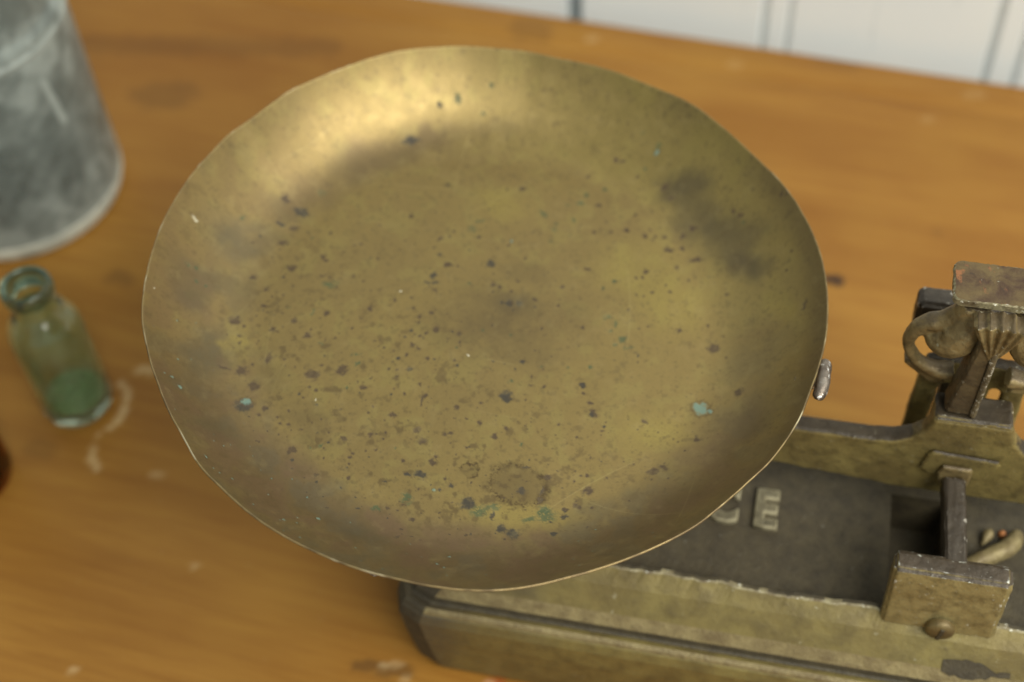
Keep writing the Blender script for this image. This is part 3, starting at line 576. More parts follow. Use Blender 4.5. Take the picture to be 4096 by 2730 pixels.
# ------------------------------------------------------------------ brass pan
MARKS=[('b',-65.6,-21.9,2.58,1,0),('b',-54.6,-20.2,2.43,1,0),('b',-68.2,-3.7,1.55,1,0),('b',-46.7,-27.7,1.81,0.6,0),('b',-23.6,-32.8,1.2,1,0),('b',-34.2,-23.8,1.06,1,0),('b',-33.4,-15.0,0.69,1,0),('b',-29.0,-20.4,1.06,1,0),('b',-28.0,-9.0,1.07,1,0),('b',-63.8,-28.9,0.9,1,0),('b',-82.2,-37.1,1.2,1,0),('b',-84.1,-40.0,0.9,1,0),('b',-81.4,-0.7,1.56,1,0),('b',-76.1,-14.7,0.69,1,0),('b',-53.5,-50.5,1.18,1,0),('b',-58.8,-47.7,0.59,1,0),('b',-43.5,-49.0,1.33,1,0),('b',-27.0,-47.9,1.47,1,0),('b',-14.6,-49.8,1.32,0.6,0),('b',-16.7,-50.2,0.88,1,0),('b',-24.8,-52.7,1.32,1,0),('b',-3.4,-45.6,1.11,1,0),('b',-12.0,-38.1,1.04,1,0),('b',-35.5,-40.7,1.63,0.6,-30),('b',-71.9,-55.2,1.76,1,0),('b',-21.5,-61.9,1.38,1,0),('b',-20.0,-59.6,0.95,1,0),('b',-51.5,-67.1,1.01,0.7,0),('b',-62.6,-66.4,1.16,1,0),('b',21.0,-30.0,0.75,1,0),('b',35.5,-29.9,1.36,1,0),('b',35.6,-33.6,0.75,1,0),('b',37.9,-38.1,1.5,0.6,-30),('b',31.5,-52.9,0.59,1,0),('b',28.9,-71.4,0.72,1,0),('b',31.5,-69.1,0.65,1,0),('b',33.9,-69.1,0.87,1,0),('b',13.6,-18.0,1.22,0.4,0),('b',-18.5,-1.6,1.39,1,0),('b',5.7,-48.3,1.03,1,0),('b',1.4,-51.5,1.32,1,0),('b',-32.1,-60.8,0.8,1,0),('b',-60.3,-58.9,0.51,1,0),('b',-38.1,-48.6,0.59,1,0),('b',-39.2,-51.2,0.51,1,0),('b',-41.4,-48.9,0.59,1,0),('b',-41.7,-55.6,0.59,1,0),('b',-45.2,-56.1,0.51,1,0),('b',-30.4,-14.0,0.61,1,0),('b',-37.2,-19.8,0.53,1,0),('b',-25.5,-26.9,0.68,1,0),('b',-68.9,-45.9,1.04,0.5,0),('b',-73.8,-43.7,0.89,1,0),('b',-76.6,-43.4,0.74,1,0),('b',28.6,-81.2,1.0,1,0),('b',38.6,-43.1,1.79,1,0),('b',-51.0,-58.4,0.88,1,0),('b',-87.1,-26.8,2.27,1,0),('b',-82.2,-14.2,2.61,0.5,70),('b',-91.7,-20.2,2.29,1,0),('b',-97.7,-20.4,1.98,0.5,0),('b',-28.9,-85.3,0.99,1,0),('b',-37.6,-80.2,1.0,1,0),('b',-34.1,-93.6,0.98,1,0),('b',-2.9,-36.7,0.75,1,0),('b',16.0,-29.5,1.2,0.5,0),('b',-31.2,-31.5,0.67,1,0),('b',-24.9,-35.1,2.24,0.5,90),('d',-25.6,-67.2,2.89,0.62,-30),('d',-14.5,-71.5,1.58,0.6,-10),('d',-9.3,-79.4,3.14,0.85,0),('d',-18.8,-73.4,0.79,1,0),('d',-30.4,-66.4,1.59,0.5,-20),('d',25.1,-82.9,1.28,1,0),('d',24.6,-85.9,1.56,1,0),('d',10.2,-74.7,2.15,0.8,-30),('d',6.4,-35.3,2.09,0.9,30),('d',6.2,-92.5,3.1,0.7,-20),('d',2.3,-90.1,1.84,1,0),('d',17.4,-75.0,2.16,0.35,80),('d',16.4,-78.9,1.72,0.35,60),('d',12.1,-65.3,1.59,0.3,-30),('d',20.1,-93.4,1.69,0.7,20),('d',-0.7,-84.4,1.85,0.4,80),('d',-52.5,-28.3,0.53,1,0),('d',-47.7,-30.6,0.53,1,0),('d',-70.0,-30.6,0.68,1,0),('d',-51.9,-62.8,0.51,1,0),('o',-8.3,-65.6,2.89,1.1,80),('o',9.0,-72.3,10.79,0.75,-20),('d',-89.8,-36.9,3.59,1,0),('g',-48.8,-17.2,1.37,0.5,60),('g',-52.5,-27.8,0.6,1,0),('g',-61.4,-53.2,1.32,0.4,20),('g',-65.1,-54.3,0.59,1,0),('g',10.9,-55.4,1.02,0.5,50),('g',-34.5,-55.3,0.51,1,0),('g',-30.8,-76.8,2.43,1,0),('g',-5.4,-82.7,3.13,0.8,0),('g',-0.3,-81.4,2.56,0.6,0),('g',18.4,-85.2,3.98,0.7,-10),('g',17.5,-83.1,2.14,1,0),('g',11.9,-86.5,2.41,0.5,10),('g',-41.5,-80.7,2.14,0.5,-10),('g',-49.5,-13.0,1.84,0.25,0),('g',-62.3,-7.6,1.7,0.3,-20),('g',8.6,-27.1,1.06,1,0),('t',-89.0,-34.9,2.25,1,0),('t',-61.0,-88.0,0.91,1,0),('t',-110.3,-38.8,1.17,0.7,-60),('t',-112.9,-35.5,0.88,0.7,-60),('t',-71.2,-93.5,0.68,1,0),('t',-70.2,-101.6,0.54,1,0),('t',-77.5,-70.7,0.5,1,0),('t',-65.2,-77.2,0.64,1,0),('t',-16.3,-103.2,0.62,1,0),('t',-18.1,-109.8,0.61,1,0),('t',-20.6,-107.8,0.68,1,0),('t',-17.4,-115.3,0.33,1,0),('t',-89.1,-77.8,0.56,1,0),('t',-20.9,-73.4,0.93,1,0),('t',-38.1,-115.5,0.59,1,0),('t',-95.3,-75.4,0.42,1,0),('t',-93.1,-76.9,0.35,1,0),('t',-98.2,-70.9,0.98,0.6,-50),('t',-81.1,-89.9,0.41,1,0),('t',-65.2,-103.4,0.54,1,0),('t',-112.6,-24.9,0.45,1,0),('t',-56.8,-112.4,0.59,0.4,-20),('t',-115.1,-35.8,0.44,1,0),('w',-7.0,-14.5,1.14,0.5,-60),('w',-64.0,-33.3,0.68,0.6,80),('t',78.5,-42.0,3.43,1,0),('t',81.8,-43.6,1.37,1,0),('t',74.6,79.7,1.16,1,0),('t',12.4,41.3,0.92,1,0),('w',-6.9,-14.8,0.92,0.5,-60),('w',-32.4,17.0,0.63,1,0),('b',-12.5,73.2,0.9,1,0),('b',18.3,69.9,1.23,1,0),('b',-27.9,56.0,0.94,1,0),('b',-0.8,43.8,0.76,1,0),('b',-16.5,43.8,1.63,0.5,30),('b',-12.3,44.7,0.76,1,0),('b',-10.5,47.3,0.71,1,0),('b',-18.8,38.8,0.76,0.6,0),('b',-13.4,29.8,2.03,0.6,-30),('b',-18.9,16.3,1.47,0.5,-70),('b',4.5,24.6,0.58,1,0),('b',10.0,25.1,0.85,0.5,-20),('b',4.0,19.0,1.48,0.7,-10),('b',6.9,18.1,1.37,0.5,-20),('b',11.0,15.7,0.74,1,0),('b',-20.6,6.1,1.04,1,0),('b',-27.5,8.6,0.73,1,0),('b',-25.1,4.5,1.14,1,0),('b',-25.4,1.7,0.83,1,0),('b',-27.8,-9.1,1.13,1,0),('b',-23.0,-3.6,0.93,1,0),('b',-25.0,-4.9,0.72,1,0),('b',-34.7,12.6,0.84,1,0),('b',-10.0,-4.6,1.23,1,0),('b',-18.8,-2.8,1.34,1,0),('b',-10.1,-8.2,1.02,0.6,80),('b',21.8,-2.9,0.67,1,0),('b',46.3,45.2,0.98,1,0),('b',53.2,45.2,0.77,1,0),('b',59.8,46.0,0.99,1,0),('b',66.7,42.3,0.82,1,0),('b',52.3,19.7,0.96,1,0),('b',47.3,16.1,0.74,1,0),('b',41.9,26.2,1.5,0.5,-10),('b',64.8,24.3,1.18,1,0),('b',56.2,5.3,0.63,1,0),('b',37.6,-2.9,0.93,1,0),('b',29.2,8.2,0.73,1,0),('b',19.9,11.4,1.05,1,0),('b',31.4,17.7,1.06,1,0),('b',17.3,32.2,0.64,1,0),('b',63.1,-3.0,0.63,1,0),('b',49.8,60.0,0.89,1,0),('b',64.0,54.0,0.78,1,0),('b',-37.1,-19.9,0.71,1,0),('b',-33.8,-20.3,0.61,1,0),('b',-22.4,-15.7,0.81,1,0),('b',-11.9,-16.9,0.91,1,0),('b',-25.3,-10.8,1.12,0.5,-20),('b',-30.4,-13.3,0.61,1,0),('b',46.4,75.9,1.02,1,0),('d',3.6,30.2,2.14,1,0),('d',-19.2,24.3,1.81,0.7,70),('d',-18.3,20.7,1.9,0.6,0),('d',-21.9,21.0,1.59,0.5,-20),('d',-33.4,-15.0,0.86,1,0),('d',-29.2,-20.5,1.21,1,0),('d',-28.3,-2.0,0.77,1,0),('d',13.5,-18.4,1.52,0.5,5),('d',57.8,-17.0,1.03,0.6,80),('d',20.1,7.7,0.68,1,0),('d',-16.5,35.3,0.91,1,0),('d',9.8,9.7,1.67,1,0),('d',14.0,9.6,1.57,1,0),('d',7.3,10.1,0.94,1,0),('g',-0.1,52.2,1.86,0.45,20),('g',-3.3,48.5,2.18,0.7,20),('g',52.8,68.5,1.01,1,0),('g',44.8,65.4,0.95,1,0),('g',41.9,61.7,1.23,1,0),('g',36.6,60.0,1.44,0.4,-25),('g',38.1,51.6,1.43,0.5,-70),('g',35.9,43.8,1.09,0.5,20),('g',27.9,40.9,0.87,0.5,0),('g',26.3,55.7,2.21,0.5,-50),('g',29.9,47.3,1.75,0.5,80),('g',31.4,50.4,1.1,0.5,-10),('g',47.6,1.8,1.46,1,0),('g',50.3,-1.4,2.08,0.5,-70),('g',48.3,-4.8,0.78,1,0),('g',52.6,-8.9,2.07,0.8,30),('g',49.6,-11.5,0.82,1,0),('g',54.4,-12.9,1.85,0.3,10),('g',-5.5,20.4,0.79,1,0),('g',39.2,-21.7,0.86,1,0),('g',20.4,-20.8,0.81,0.6,20),('g',30.7,-21.4,0.81,0.4,0),('g',10.0,-5.5,0.77,0.5,0),('g',-0.7,-3.3,0.93,1,0),('g',-11.2,-11.2,0.51,1,0),('b',-60.6,47.4,0.94,1,0),('b',-63.1,35.6,1.55,1,0),('b',-61.7,33.4,0.93,1,0),('b',-13.0,29.8,1.69,0.6,-20),('b',-50.8,25.0,0.69,1,0),('b',-62.8,25.5,1.07,0.6,0),('b',-60.9,6.6,1.2,1,0),('b',-84.4,19.1,1.07,1,0),('b',-85.1,11.0,1.06,1,0),('b',-77.9,16.3,0.76,1,0),('b',-73.1,3.4,1.5,1,0),('b',-48.1,41.5,0.62,1,0),('b',-27.9,56.1,0.95,1,0),('b',-75.2,29.4,2.01,1,0),('b',-89.9,24.6,1.69,1,0),('b',-74.9,49.7,1.58,1,0),('b',-78.7,62.6,1.59,1,0),('b',-79.3,42.4,2.04,0.7,0),('b',-44.0,8.8,1.2,1,0),('b',-95.5,2.5,2.25,1,0),('b',-0.6,44.1,0.78,1,0),('d',-78.3,25.5,0.77,1,0),('d',-80.3,51.2,1.89,0.7,0),('d',-72.5,58.2,3.5,0.7,-10),('d',-14.7,109.3,1.17,1,0),('d',-12.4,73.1,0.97,1,0),('d',-27.5,95.7,4.12,0.5,20),('g',-94.7,49.2,1.02,1,0),('g',-64.3,68.3,1.45,1,0),('g',-7.0,111.5,1.51,1,0),('g',7.2,115.1,1.01,1,0),('g',-110.0,20.2,0.68,1,0),('g',-112.4,19.8,0.91,1,0),('g',-109.8,14.6,0.68,1,0),('g',-106.6,14.5,0.6,1,0),('g',-59.9,21.1,3.36,0.5,0),('g',-66.4,7.6,1.65,0.4,80),('g',-75.6,10.1,1.21,0.4,10),('g',3.2,106.5,1.0,1,0),('g',-67.6,45.1,0.63,1,0),('w',-32.4,16.9,0.61,1,0),('w',-122.2,1.9,0.51,1,0),('w',-111.0,39.6,2.0,0.6,-60),('b',46.4,75.9,1.02,1,0),('b',58.3,81.8,1.25,1,0),('b',60.8,80.4,1.14,0.5,0),('b',46.2,45.2,0.77,1,0),('b',53.2,45.2,0.66,1,0),('b',59.7,46.1,1.1,1,0),('b',66.6,42.5,0.88,1,0),('b',70.8,42.3,0.77,1,0),('b',74.9,41.9,0.88,1,0),('b',79.5,59.5,1.67,0.5,0),('b',76.9,65.2,1.35,1,0),('b',82.1,41.3,1.54,1,0),('b',49.1,59.9,1.0,1,0),('b',86.6,44.1,1.87,0.7,-30),('b',76.0,35.1,2.4,0.6,-20),('b',80.7,35.8,1.53,0.6,0),('b',85.5,29.1,2.39,0.6,-10),('b',78.0,26.1,1.4,1,0),('b',41.9,26.4,1.07,0.6,-20),('b',65.2,24.5,0.97,1,0),('b',63.6,21.6,0.86,1,0),('b',81.7,19.6,0.75,1,0),('b',73.7,13.7,0.75,1,0),('b',66.6,13.8,0.74,1,0),('b',95.7,10.2,0.96,1,0),('b',116.4,9.8,0.63,1,0),('b',118.9,16.3,0.53,1,0),('b',119.1,39.2,0.64,1,0),('b',104.1,42.2,0.98,1,0),('b',101.6,44.9,0.99,1,0),('b',63.9,54.2,0.78,1,0),('b',117.8,40.5,0.86,1,0),('g',52.7,68.4,1.12,1,0),('g',44.9,65.8,1.12,1,0),('g',41.7,61.5,1.67,1,0),('g',52.2,19.6,0.96,1,0),('g',47.4,16.2,0.74,1,0),('g',69.5,88.3,0.8,1,0),('g',75.5,81.9,1.14,1,0),('g',104.6,38.8,0.65,1,0),('g',69.8,75.0,0.79,1,0),('b',119.4,-9.5,1.75,0.5,70),('b',56.9,-46.9,1.36,1,0),('b',61.8,-67.1,1.66,1,0),('b',87.2,-14.2,2.48,1,0),('b',74.9,-5.3,1.42,1,0),('b',93.3,-37.2,1.72,1,0),('b',75.0,-55.9,1.52,1,0),('b',33.5,-75.7,1.97,1,0),('b',19.9,-69.8,1.64,1,0),('b',57.7,-68.1,2.32,0.5,20),('d',35.7,-30.0,1.55,1,0),('d',37.8,-43.4,1.35,1,0),('d',6.6,-34.0,3.06,0.8,60)]
MACRO=[('G',94.0,40.7,26.7,0.42,-52),('G',103.9,20.4,10.5,0.8,-50),('G',84.2,63.2,10.9,0.7,-40),('G',-107.2,17.9,13.7,0.6,30),('G',-94.1,39.1,15.8,0.5,35),('V',-72.9,63.8,19.9,0.45,35),('V',-44.8,85.3,24.0,0.4,28),('V',-20.9,96.4,14.9,0.5,20),('G',-112.2,4.9,8.4,1,0),('V',-98.0,-43.8,22.4,0.5,-55),('V',-75.6,-67.6,26.5,0.5,-40),('V',-46.3,-90.4,28.9,0.4,-25),('V',-9.4,-105.9,35.7,0.3,-3),('V',30.7,-102.7,35.9,0.3,15),('G',-46.1,-94.0,9.1,0.6,-20),('G',-103.3,-17.2,14.9,0.6,80),('G',-96.7,-55.3,9.4,0.9,0),('V',60.6,-88.6,26.0,0.35,28),('V',89.4,-59.0,25.5,0.35,60),('B',98.9,-21.7,20.0,0.5,80),('B',6.3,5.2,20.3,0.65,0),('G',11.7,11.5,10.2,0.6,0),('B',13.6,-15.9,14.9,0.6,-30),('B',15.9,26.7,15.6,0.3,-20),('B',-92.9,11.3,12.0,0.5,80),('B',-81.5,-19.1,13.3,0.5,-70),('B',-67.7,-41.0,12.9,0.5,-50),('B',7.3,-73.0,14.0,0.5,-20),('Y',9.7,-85.5,23.1,0.3,0),('Y',61.1,25.5,20.9,0.8,0),('Y',74.7,7.5,15.5,1,0),('Y',59.5,-52.7,16.1,0.7,0),('Y',76.2,105.9,28.5,0.4,-25),('Y',103.2,70.6,21.8,0.4,-45),('Y',8.9,61.6,14.4,0.6,0),('B',-35.8,41.7,21.1,0.6,0),('V',-111.7,-42.0,19.0,0.3,-75),('Y',113.3,-4.4,15.2,0.3,-85),('Y',-95.0,-5.8,15.1,0.3,80),('B',83.6,37.8,8.9,0.7,0),('B',6.9,100.2,20.6,0.3,-5)]
RIM=[(3.9,126.8),(7.6,126.7),(12.3,126.4),(17.7,126.3),(23.2,125.7),(28.1,124.9),(33.8,124.7),(39.7,124.8),(44.8,125.2),(49.3,124.9),(55.5,124.0),(60.8,124.2),(67.2,123.7),(73.9,123.5),(79.3,124.5),(84.9,124.6),(91.9,125.6),(97.2,125.9),(104.3,126.5),(109.7,126.3),(115.4,125.7),(122.8,125.6),(127.3,125.6),(131.8,124.9),(137.5,124.2),(142.9,125.0),(148.0,124.5),(153.1,124.7),(159.6,124.7),(165.3,124.6),(170.9,124.5),(177.0,124.5),(183.7,124.8),(187.9,124.8),(190.4,124.3),(194.7,123.9),(200.8,123.4),(206.9,123.7),(211.2,123.6),(215.1,124.6),(219.0,125.5),(223.1,125.2),(227.7,125.7),(232.8,126.0),(237.1,126.1),(241.4,126.1),(247.6,126.3),(251.7,126.3),(255.5,126.2),(259.1,126.7),(263.0,127.1),(267.6,127.3),(271.0,126.9),(274.6,126.1),(279.4,124.7),(284.4,123.9),(288.9,123.5),(293.2,123.4),(297.7,123.6),(301.6,123.6),(304.9,123.1),(310.3,122.8),(314.6,123.1),(318.0,123.9),(321.7,124.1),(325.8,124.3),(329.1,124.4),(332.5,124.1),(335.5,124.1),(339.4,124.5),(342.7,125.0),(346.5,125.5),(350.8,125.8),(354.9,126.2),(359.6,126.5)]
PANM= [[0.99756, 0.0, -0.06976], [0.00364, 0.99864, 0.05208], [0.06966, -0.05221, 0.9962], [-0.00807, 0.35147, 0.16702]]
def pan():
    NR, NT = 420, 1300
    th = np.arange(NT) * 2 * np.pi / NT
    ra = np.array([p[0] for p in RIM]); rv = np.array([p[1] for p in RIM]) * 1e-3
    ra2 = np.concatenate([ra - 360, ra, ra + 360]); rv2 = np.tile(rv, 3)
    R_ = np.interp(np.degrees(th), ra2, rv2)
    k = np.exp(-np.linspace(-3, 3, 31) ** 2); k /= k.sum()
    Rf = np.real(np.fft.ifft(np.fft.fft(R_) * np.fft.fft(np.roll(np.pad(k, (0, NT - 31)), -15))))
    R_ = Rf + .00008 * (vnoise(th * 30, th * 0) - .5)
    rr = np.linspace(0.002, 1, NR) ** .85
    U = np.outer(rr, np.ones(NT)); T = np.outer(np.ones(NR), th)
    blend = sstep(.55, 1.0, U)
    Rr = U * (.125 * (1 - blend) + np.outer(np.ones(NR), R_) * blend)
    x = (Rr * np.cos(T)).ravel(); y = (Rr * np.sin(T)).ravel()
    r0 = (U * .125).ravel()
    t = np.clip((r0 - .084) / .041, 0, 1)
    z = .028 * t ** 2.1 - .028
    z += .0010 * (fbm(x, y, 26, 2, 2.) - .5) + .0002 * (fbm(x, y, 90, 2, 8.) - .5)
    dev = (np.outer(np.ones(NR), R_ - .125).ravel())
    z += dev * .5 * (sstep(.085, .125, r0))
    X = x * 1e3; Y = y * 1e3
    # ---------- tarnish and mark colours, with some shade and reflections painted in
    n1 = fbm(X, Y, .035, 4); n2 = fbm(X, Y, .16, 4, 3.); n3 = fbm(X, Y, .9, 3, 7.); n4 = fbm(X, Y, 2.2, 2, 11.)
    col = np.tile(np.array([.258, .183, .065]), (len(x), 1))
    col = lerp(col, (.232, .163, .062), sstep(.38, .68, n1) * .6)
    col = lerp(col, (.285, .220, .074), sstep(.52, .70, n2) * .5)
    warpx = (fbm(X, Y, .10, 5, 21.) - .5) * 13; warpy = (fbm(X, Y, .10, 5, 33.) - .5) * 13
    kinds = {'G': ((.125, .096, .050), .78), 'V': ((.158, .108, .050), .80), 'B': ((.170, .120, .050), .50), 'Y': ((.325, .250, .068), .50)}
    # wall zone colour: lower/left/right browner, tarnish plus shade painted in
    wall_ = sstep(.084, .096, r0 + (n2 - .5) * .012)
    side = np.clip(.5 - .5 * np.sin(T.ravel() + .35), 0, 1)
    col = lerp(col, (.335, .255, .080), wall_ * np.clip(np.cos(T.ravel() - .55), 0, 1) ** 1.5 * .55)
    col = lerp(col, (.16, .115, .05), sstep(.117, .124, r0) * np.clip(np.cos(T.ravel() + .1), 0, 1) * .7)  # dark reflection painted as a band below the right rim
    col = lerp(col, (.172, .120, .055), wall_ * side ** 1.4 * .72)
    wv = fbm(X, Y, .075, 5, 91.)
    for ty, a, b, rr_, asp, ang in MACRO:
        c, amt = kinds[ty]
        if ty == 'B' and (rr_ < 9 or rr_ == 15.7 or (abs(a + 24) < 12 and b > 20)): continue
        an = math.radians(ang)
        dx = X + warpx - a; dy = Y + warpy - b
        p = dx * math.cos(an) + dy * math.sin(an); q = (-dx * math.sin(an) + dy * math.cos(an)) / asp
        d = np.hypot(p, q) / rr_
        f = (1 - sstep(.25, 1.3, d)) * (.75 + .5 * n2) * amt
        cc_ = np.array(c) * (.90 + .22 * wv[:, None]) if ty in 'VG' else np.array(c)[None, :]
        col = col + (cc_ - col) * np.clip(f, 0, 1)[:, None]
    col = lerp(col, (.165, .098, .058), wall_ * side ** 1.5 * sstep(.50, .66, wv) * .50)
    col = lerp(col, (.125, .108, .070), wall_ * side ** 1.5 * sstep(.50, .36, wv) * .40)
    dcen = np.hypot((X - 8 + warpx * 1.2) / 36, (Y - 2 + warpy * 1.2) / 23)
    col = lerp(col, (.150, .104, .046), (1 - sstep(.2, 1.25, dcen)) * np.clip(.15 + 1.0 * n2 + .5 * (n3 - .5), 0, 1) * .85)
    # speckle
    sp = sstep(.68, .78, n3) * .45 + sstep(.74, .84, n4) * .30
    col = lerp(col, (.13, .09, .04), np.clip(sp, 0, 1))
    col = lerp(col, (.135, .092, .04), sstep(.60, .74, fbm(X, Y, .30, 5, 81.)) * .75 * sstep(30, -60, X * .8 + Y) * (1 - wall_ * .5))
    col = lerp(col, (.14, .10, .045), sstep(.64, .76, fbm(X, Y, .45, 4, 40.)) * .4)
    # random small pits, denser in the lower left
    rnd = random.Random(11); extra = []
    for i in range(1100):
        a = rnd.uniform(-100, 95); b = rnd.uniform(-95, 95)
        if math.hypot(a, b) > 100: continue
        dens = .25 + .75 * (1 / (1 + math.exp((a + b * 1.0 + 10) / 25)))
        if rnd.random() > dens: continue
        extra.append(('b' if rnd.random() < .8 else 'd', a, b, (.26 + .55 * rnd.random() ** 2.2), rnd.uniform(.5, 1), rnd.uniform(0, 180)))
    for i in range(90):   # turquoise dust on the lower left wall
        an = math.radians(rnd.uniform(180, 300)); rr_ = rnd.uniform(98, 123); extra.append(('t' if rnd.random() < .5 else 'o2', rr_ * math.cos(an), rr_ * math.sin(an), rnd.uniform(.2, .5), .7, rnd.uniform(0, 180)))
    cols = {'b': ((.060, .036, .015), 1.0), 'd': ((.036, .029, .018), 1.0), 'g': ((.050, .070, .026), .80), 't': ((.13, .21, .17), .88), 'w': ((.60, .56, .42), .8), 'o2': ((.12, .09, .05), .6)}  # w: pale flecks, one a highlight painted on the left wall
    wobx = (fbm(X, Y, .7, 3, 51.) - .5); woby = (fbm(X, Y, .7, 3, 61.) - .5)
    hgt = np.zeros_like(x); rough = np.zeros_like(x)
    for ty, a, b, rr_, asp, ang in MARKS + extra:
        rr_ *= {'t': .88, 'w': .75, 'd': 1.05}.get(ty, 1.15)
        big = rr_ * 1.6 + .6
        m = np.nonzero((np.abs(X - a) < big) & (np.abs(Y - b) < big))[0]
        if not len(m): continue
        an = math.radians(ang); am = min(rr_ * 1.5, 3.0)
        dx = X[m] - a + wobx[m] * am; dy = Y[m] - b + woby[m] * am
        d = np.hypot(dx * math.cos(an) + dy * math.sin(an), (-dx * math.sin(an) + dy * math.cos(an)) / asp) / rr_
        if ty == 'o':
            f = np.exp(-((d - .85) / .13) ** 2) * 1.1 * (n3[m] * 1.4) * sstep(.35, .5, n2[m] * .6 + n4[m] * .4 + .03) + .22 * (1 - sstep(.7, .9, d)); col[m] = col[m] + (np.array((.085, .055, .024)) - col[m]) * np.clip(f, 0, 1)[:, None]; continue
        c, amt = cols[ty]
        f = (1 - sstep(.55 if ty in 'tw' else .45, 1.05 if ty in 'tw' else 1.15, d)) * amt
        if ty == 'g': f = f * sstep(.40, .56, n3[m] * .5 + n4[m] * .5 + .08) * 1.1
        if ty in 'bd' and rr_ > .9: f = f * (.7 + .6 * n4[m]); 
        f = np.clip(f, 0, 1)
        col[m] = col[m] + (np.array(c) - col[m]) * f[:, None]
        if ty in ('t',): # dark halo
            h = np.clip(np.exp(-((d - 1.15) / .22) ** 2) * .5, 0, 1); col[m] = col[m] + (np.array((.09, .06, .03)) - col[m]) * h[:, None]
        rough[m] = np.maximum(rough[m], f)
        hgt[m] += f * (.00010 if ty in ('t', 'w') else -.00004)
    # a few long scratches
    for i in range(34):
        a = rnd.uniform(-95, 95); b = rnd.uniform(-95, 95); L = rnd.uniform(4, 26); an = rnd.uniform(0, math.pi); ux, uy = math.cos(an), math.sin(an)
        m = np.nonzero((np.abs(X - a) < L) & (np.abs(Y - b) < L) & (r0 < .118))[0]
        dx = X[m] - a; dy = Y[m] - b; s_ = dx * ux + dy * uy; q = np.abs(-dx * uy + dy * ux + .012 * s_ ** 2 / 4 * (1 if i % 2 else -1))
        f = (1 - sstep(.08, .26, q)) * (1 - sstep(L * .6, L, np.abs(s_))) * rnd.uniform(.06, .22)
        col[m] = col[m] + (np.array((.55, .45, .20) if i % 3 else (.2, .14, .06)) - col[m]) * f[:, None]
    z += hgt + .00012 * (fbm(T.ravel() * 125, r0 * 1e3 * .35, .35, 3, 70.) - .5) * wall_ * .35
    verts = np.stack([x, y, z], 1)
    i0 = np.arange(NR - 1)[:, None] * NT; j0 = np.arange(NT)[None, :]; j1 = (np.arange(NT) + 1)[None, :] % NT
    quads = np.stack([(i0 + j0), (i0 + NT + j0), (i0 + NT + j1), (i0 + j1)], -1).reshape(-1, 4)
    # rim lip and outside
    last = verts[(NR - 1) * NT:]; dirs = np.stack([np.cos(th), np.sin(th)], 1)
    TH = .0007
    lip1 = last.copy(); lip1[:, :2] += dirs * TH * .5; lip1[:, 2] += .0002 + .00015 * vnoise(th * 60, th * 0)
    lip2 = last.copy(); lip2[:, :2] += dirs * TH * .95; lip2[:, 2] -= .0003
    rings = [lip1, lip2]
    for f in [.97, .92, .86, .80, .74, .66, .5, .3, .02]:
        idx = int(np.argmin(np.abs(rr - f))); o_ = verts[idx * NT:(idx + 1) * NT].copy(); o_[:, 2] -= .0013; o_[:, :2] += dirs * .0010 * min(1, f * 1.2); rings.append(o_)
    nb = len(verts); verts = np.concatenate([verts] + rings)
    cl = [col]
    lipc = np.tile(np.array([.33, .24, .11]), (NT, 1)); lipc = lerp(lipc, (.20, .14, .07), sstep(.4, .7, fbm(np.cos(th) * 100, np.sin(th) * 100, .25, 3, 5.)))
    lipc = lerp(lipc, (.60, .52, .34), sstep(.60, .74, fbm(np.cos(th) * 100, np.sin(th) * 100, .12, 3, 9.)))
    cl += [lipc, lipc * .8] + [np.tile(np.array([.24, .17, .07]), (NT, 1))] * 9
    starts = [(NR - 1) * NT] + [nb + k * NT for k in range(len(rings))]
    q2 = []
    J0 = np.arange(NT); J1 = (J0 + 1) % NT
    for a, b in zip(starts[:-1], starts[1:]): q2.append(np.stack([a + J0, b + J0, b + J1, a + J1], 1))
    allq = np.concatenate([quads] + q2)
    # centre caps
    me = bpy.data.meshes.new('scale_pan')
    nv = len(verts); nq = len(allq)
    cap1 = np.arange(NT); cap2 = (starts[-1] + np.arange(NT))[::-1]
    loops = np.concatenate([allq.ravel(), cap1, cap2])
    me.vertices.add(nv); me.vertices.foreach_set('co', verts.ravel())
    me.loops.add(len(loops)); me.loops.foreach_set('vertex_index', loops.astype(np.int32))
    me.polygons.add(nq + 2)
    ls = np.concatenate([np.arange(nq) * 4, [nq * 4, nq * 4 + NT]]).astype(np.int32)
    me.polygons.foreach_set('loop_start', ls)
    me.polygons.foreach_set('use_smooth', np.ones(nq + 2, bool))
    me.update(calc_edges=True); me.validate()
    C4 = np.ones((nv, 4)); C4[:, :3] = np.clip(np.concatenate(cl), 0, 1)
    at = me.color_attributes.new('patina_shade', 'FLOAT_COLOR', 'POINT'); at.data.foreach_set('color', C4.ravel())
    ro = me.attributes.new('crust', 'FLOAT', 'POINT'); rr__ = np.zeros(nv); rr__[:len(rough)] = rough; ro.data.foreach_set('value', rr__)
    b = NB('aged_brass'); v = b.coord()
    a = b.n('ShaderNodeAttribute', attribute_name='patina_shade'); cr = b.n('ShaderNodeAttribute', attribute_name='crust')
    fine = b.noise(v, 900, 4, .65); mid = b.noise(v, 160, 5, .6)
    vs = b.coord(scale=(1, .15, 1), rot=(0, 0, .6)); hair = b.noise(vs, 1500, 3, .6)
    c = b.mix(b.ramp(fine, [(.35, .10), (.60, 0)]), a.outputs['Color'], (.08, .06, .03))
    c = b.mix(b.ramp(mid, [(.55, 0), (.75, .25)]), c, (.36, .28, .12))
    mt = b.n('ShaderNodeMath', operation='MULTIPLY_ADD'); b.lk(cr.outputs['Fac'], mt.inputs[0]); mt.inputs[1].default_value = -.60; mt.inputs[2].default_value = .66
